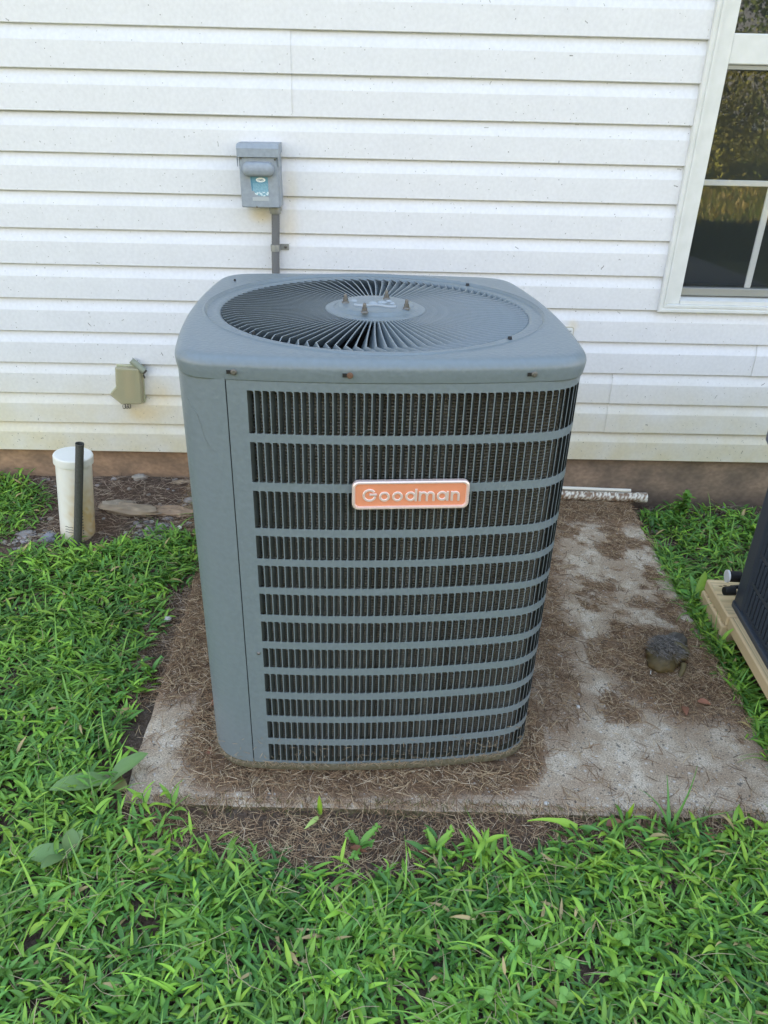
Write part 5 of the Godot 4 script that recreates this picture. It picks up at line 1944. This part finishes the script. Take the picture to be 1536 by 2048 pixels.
func build_far_grass() -> void:
	var mb := MB.new()
	var nz := noise(131, 0.35, 3)
	for k in 16000:
		var x := rng.randf_range(1.0, 12.0)
		var z := rng.randf_range(6.0, 17.0)
		var h := rng.randf_range(0.05, 0.20)
		var a := rng.randf() * TAU
		var d := Vector3(cos(a), 0, sin(a)) * rng.randf_range(0.02, 0.05)
		var lean := Vector3(rng.randfn(), 0, rng.randfn()) * 0.05
		var v := nz.get_noise_2d(x * 3.0, z * 6.0)
		mb.col = Color(0.055, 0.10, 0.022).lerp(Color(0.17, 0.17, 0.05), smooth(-0.3, 0.4, v)) * rng.randf_range(0.4, 1.0)
		var p := Vector3(x, ground_y(x, z) - 0.005, z)
		mb.tri(p - d, p + d, p + lean + Vector3.UP * h)
	var o := part("rough_grass", mb.mesh(), M.leaf, self)
	tag(o, "rough unmown grass across the lawn towards the trees, mirrored in the window", "grass", "", "stuff")

func build_weeds() -> void:
	# [x, z, kind, label]
	var list := [
		[-0.585, 1.425, "dock", "broad leaved weed with two long dusty leaves beside the pad's left corner"],
		[-0.600, 1.615, "dock", "low broad leaved weed with round dull leaves left of the pad's front corner"],
		[-0.625, 1.715, "strap", "clump of long yellow green blades arching at the left edge"],
		[-0.485, 1.50, "sprout", "bright yellow green sprout at the pad's front left corner"],
		[-0.425, 1.50, "sprout", "thin stemmed sprout leaning over the pad's front edge"],
		[-0.1076, 1.50, "blade", "single yellow green blade standing at the pad's front edge"],
		[-0.02, 1.575, "lobed", "small lobed weed in the soil before the pad"],
		[0.1377, 1.585, "lobed", "upright lobed dandelion seedling, front of the pad's middle"],
		[0.235, 1.60, "sprout", "light green sprout with pointed leaves right of the seedling"],
		[0.5604, 1.505, "blade", "lone grass blade over the concrete at the front right"],
		[0.4436, 1.535, "arch", "arching yellow green blade lying along the pad's front edge"],
		[0.644, 1.53, "strap", "dark tuft of coarse blades at the pad's front right"],
		[-0.60, 1.03, "lobed", "leggy lobed weed crossing the bare soil left of the unit"],
		[-0.665, 0.44, "lobed", "broad lobed weed against the unit's back left side"],
		[-0.60, 0.24, "tuft", "fine bladed grass tuft over the broken concrete slab"],
		[1.095, 0.18, "lobed", "toothed grey green weed near the foundation right of the pad"],
		[1.20, 0.06, "bush", "leafy low weed against the foundation on the right"],
		[1.035, 0.655, "dock", "upright pale leafed weed at the timber base's back corner"],
		[0.995, 0.92, "sprout", "broad bladed sprouts between the pad and timber board"],
		[0.4396, 1.845, "clover", "bright three leaved clover just below the upper right clover of the patch"],
		[0.4665, 1.78, "clover", "upper right clover of the clover patch in the front lawn"],
		[0.30, 1.795, "clover", "upper left clover of the clover patch in the front lawn"],
		[0.345, 1.825, "clover", "small clover close below the upper left clover of the patch"],
		[0.205, 1.88, "clover", "clover near the bottom edge, leftmost of the clover patch"],
		[0.34, 1.88, "clover", "clover near the bottom edge, right of the leftmost clover"],
		[-0.665, 0.40, "flower", "white clover flower head beside the unit's back left"],
	]
	for l: Array in list:
		var x: float = l[0]
		var z: float = l[1]
		var y := 0.0 if on_pad(x, z) else ground_y(x, z)
		var cat := "weed"
		if l[2] == "clover" or l[2] == "flower": cat = "clover"
		elif l[2] in ["strap", "blade", "arch", "tuft"]: cat = "grass tuft"
		var o := thing({"weed": "weed", "clover": "clover", "grass tuft": "grass_tuft"}[cat], l[3], cat, Vector3(x, y, z))
		var lime := Color(0.24, 0.40, 0.035)
		var mid := Color(0.07, 0.19, 0.035)
		var dull := Color(0.115, 0.20, 0.060)
		var leaves := []      # [az, pitch, length, width, droop, colour, shape, height]
		match l[2]:
			"dock":
				if z > 1.5: leaves = [[2.9, 0.5, 0.085, 0.046, 0.9, dull, 2, 0.02], [2.0, 0.7, 0.07, 0.044, 0.9, dull * 0.9, 2, 0.025], [5.4, 0.9, 0.05, 0.025, 0.7, dull * 1.2, 2, 0.03], [4.6, 1.1, 0.05, 0.035, 0.6, dull * 0.8, 2, 0.03], [0.6, 0.3, 0.03, 0.02, 0.5, Color(0.2, 0.14, 0.06), 2, 0.01]]
				elif x > 0: leaves = [[4.4, 0.9, 0.09, 0.030, 0.7, mid * 1.3, 2, 0.02], [5.4, 1.2, 0.10, 0.028, 0.6, lime * 0.8, 2, 0.02], [3.6, 0.6, 0.07, 0.026, 0.8, mid * 1.4, 2, 0.02], [2.0, 0.8, 0.06, 0.02, 0.8, lime * 0.7, 2, 0.02]]
				else: leaves = [[2.75, 0.30, 0.125, 0.058, 0.5, dull * 1.1, 2, 0.03], [5.75, 0.55, 0.10, 0.050, 0.6, dull * 1.0, 2, 0.03], [0.2, 0.4, 0.055, 0.034, 0.7, Color(0.16, 0.15, 0.05), 2, 0.02], [3.7, 0.2, 0.06, 0.03, 0.4, Color(0.14, 0.14, 0.055), 2, 0.015]]
			"strap": 
				for k in 7: leaves.append([TAU * k / 7.0 + 0.4, rng.randf_range(0.6, 1.2), rng.randf_range(0.10, 0.17), 0.009, rng.randf_range(0.6, 1.6), lime.lerp(mid, rng.randf() if x < 0 else 0.9), 1, 0.01])
			"sprout":
				for k in 7: leaves.append([TAU * k * 0.38 + 0.3, rng.randf_range(0.3, 1.2), rng.randf_range(0.035, 0.065), 0.011, rng.randf_range(0.4, 1.2), lime.lerp(mid, rng.randf_range(0.0, 0.7)), 0, 0.012 + 0.009 * k])
			"blade":
				leaves = [[1.5, 1.45, 0.085, 0.012, 0.15, lime, 0, 0.0], [2.4, 1.35, 0.06, 0.008, 0.2, mid * 1.4, 0, 0.0], [2.2, 0.2, 0.05, 0.011, 0.3, Color(0.34, 0.44, 0.12), 0, 0.005]]
			"arch": leaves = [[3.3, 0.35, 0.11, 0.018, 0.9, lime * 0.9, 1, 0.02], [0.4, 0.6, 0.05, 0.01, 0.8, mid, 0, 0.02]]
			"tuft":
				for k in 46: leaves.append([rng.randf() * TAU, rng.randf_range(0.7, 1.4), rng.randf_range(0.07, 0.14), 0.0042, rng.randf_range(0.4, 1.2), mid.lerp(lime, rng.randf() * 0.4), 1, 0.0])
			"bush":
				for k in 40: leaves.append([rng.randf() * TAU, rng.randf_range(0.2, 1.0), rng.randf_range(0.03, 0.05), 0.02, 0.8, (mid * 0.9).lerp(lime, rng.randf() * 0.5), 2, rng.randf_range(0.01, 0.09)])
		if l[2] == "lobed":
			for k in 4:
				var az := TAU * k / 4.0 + rng.randf() * 1.3
				var mb := MB.new()
				var ln := rng.randf_range(0.035, 0.062)
				var pt := rng.randf_range(0.35, 1.2)
				var c := mid.lerp(lime, rng.randf() * 0.6)
				leaf_blade(mb, Vector3(0, 0.01, 0), az, pt, ln, 0.015, 0.6, c, 6)
				for j in 5:
					var f := 0.3 + 0.14 * j
					var q := Vector3(cos(az), 0, sin(az)) * (ln * f * cos(pt * 0.8)) + Vector3.UP * (0.01 + ln * f * sin(pt * 0.8))
					for sg: float in [-1.0, 1.0]: leaf_blade(mb, q, az + sg * rng.randf_range(0.9, 1.5), pt * 0.4, rng.randf_range(0.008, 0.014), 0.008, 0.3, c * 1.05, 3)
				part("leaf", mb.mesh(), M.leaf, o)
		elif l[2] == "clover":
			var mb := MB.new()
			mb.col = mid
			mb.tube([Vector3.ZERO, Vector3(0.003, 0.03, 0.002), Vector3(0.0, 0.055, 0.004)], 0.0009, 5)
			part("stem", mb.mesh(), M.leaf, o)
			for k in 3:
				mb = MB.new()
				leaf_blade(mb, Vector3(0, 0.055, 0.004), TAU * k / 3.0 + x * 7.0, 0.25, 0.0165, 0.0165, 0.5, Color(0.15, 0.30, 0.05), 5, 2)
				part("leaf", mb.mesh(), M.leaf, o)
		elif l[2] == "flower":
			var mb := MB.new()
			mb.col = mid
			mb.tube([Vector3.ZERO, Vector3(0.0, 0.06, 0.0)], 0.0012, 5)
			part("stem", mb.mesh(), M.leaf, o)
			mb = MB.new()
			mb.col = Color(0.75, 0.74, 0.68)
			for k in 40: leaf_blade(mb, Vector3(0, 0.06, 0), rng.randf() * TAU, rng.randf_range(-0.3, 1.5), 0.009, 0.0028, 0.2, mb.col, 2)
			part("blossom", mb.mesh(), M.leaf, o)
		else:
			var top := 0.0
			for q: Array in leaves:
				var mb := MB.new()
				leaf_blade(mb, Vector3(0, q[7], 0), q[0], q[1], q[2], q[3], q[4], q[5], 7, q[6])
				part("leaf", mb.mesh(), M.leaf, o)
				top = maxf(top, q[7])
			if top > 0.03:
				var mb := MB.new()
				mb.col = mid * 1.2
				mb.tube([Vector3(0, -0.005, 0), Vector3(0.001, top * 0.5, 0.001), Vector3(0, top, 0)], 0.0014, 6)
				part("stem", mb.mesh(), M.leaf, o)
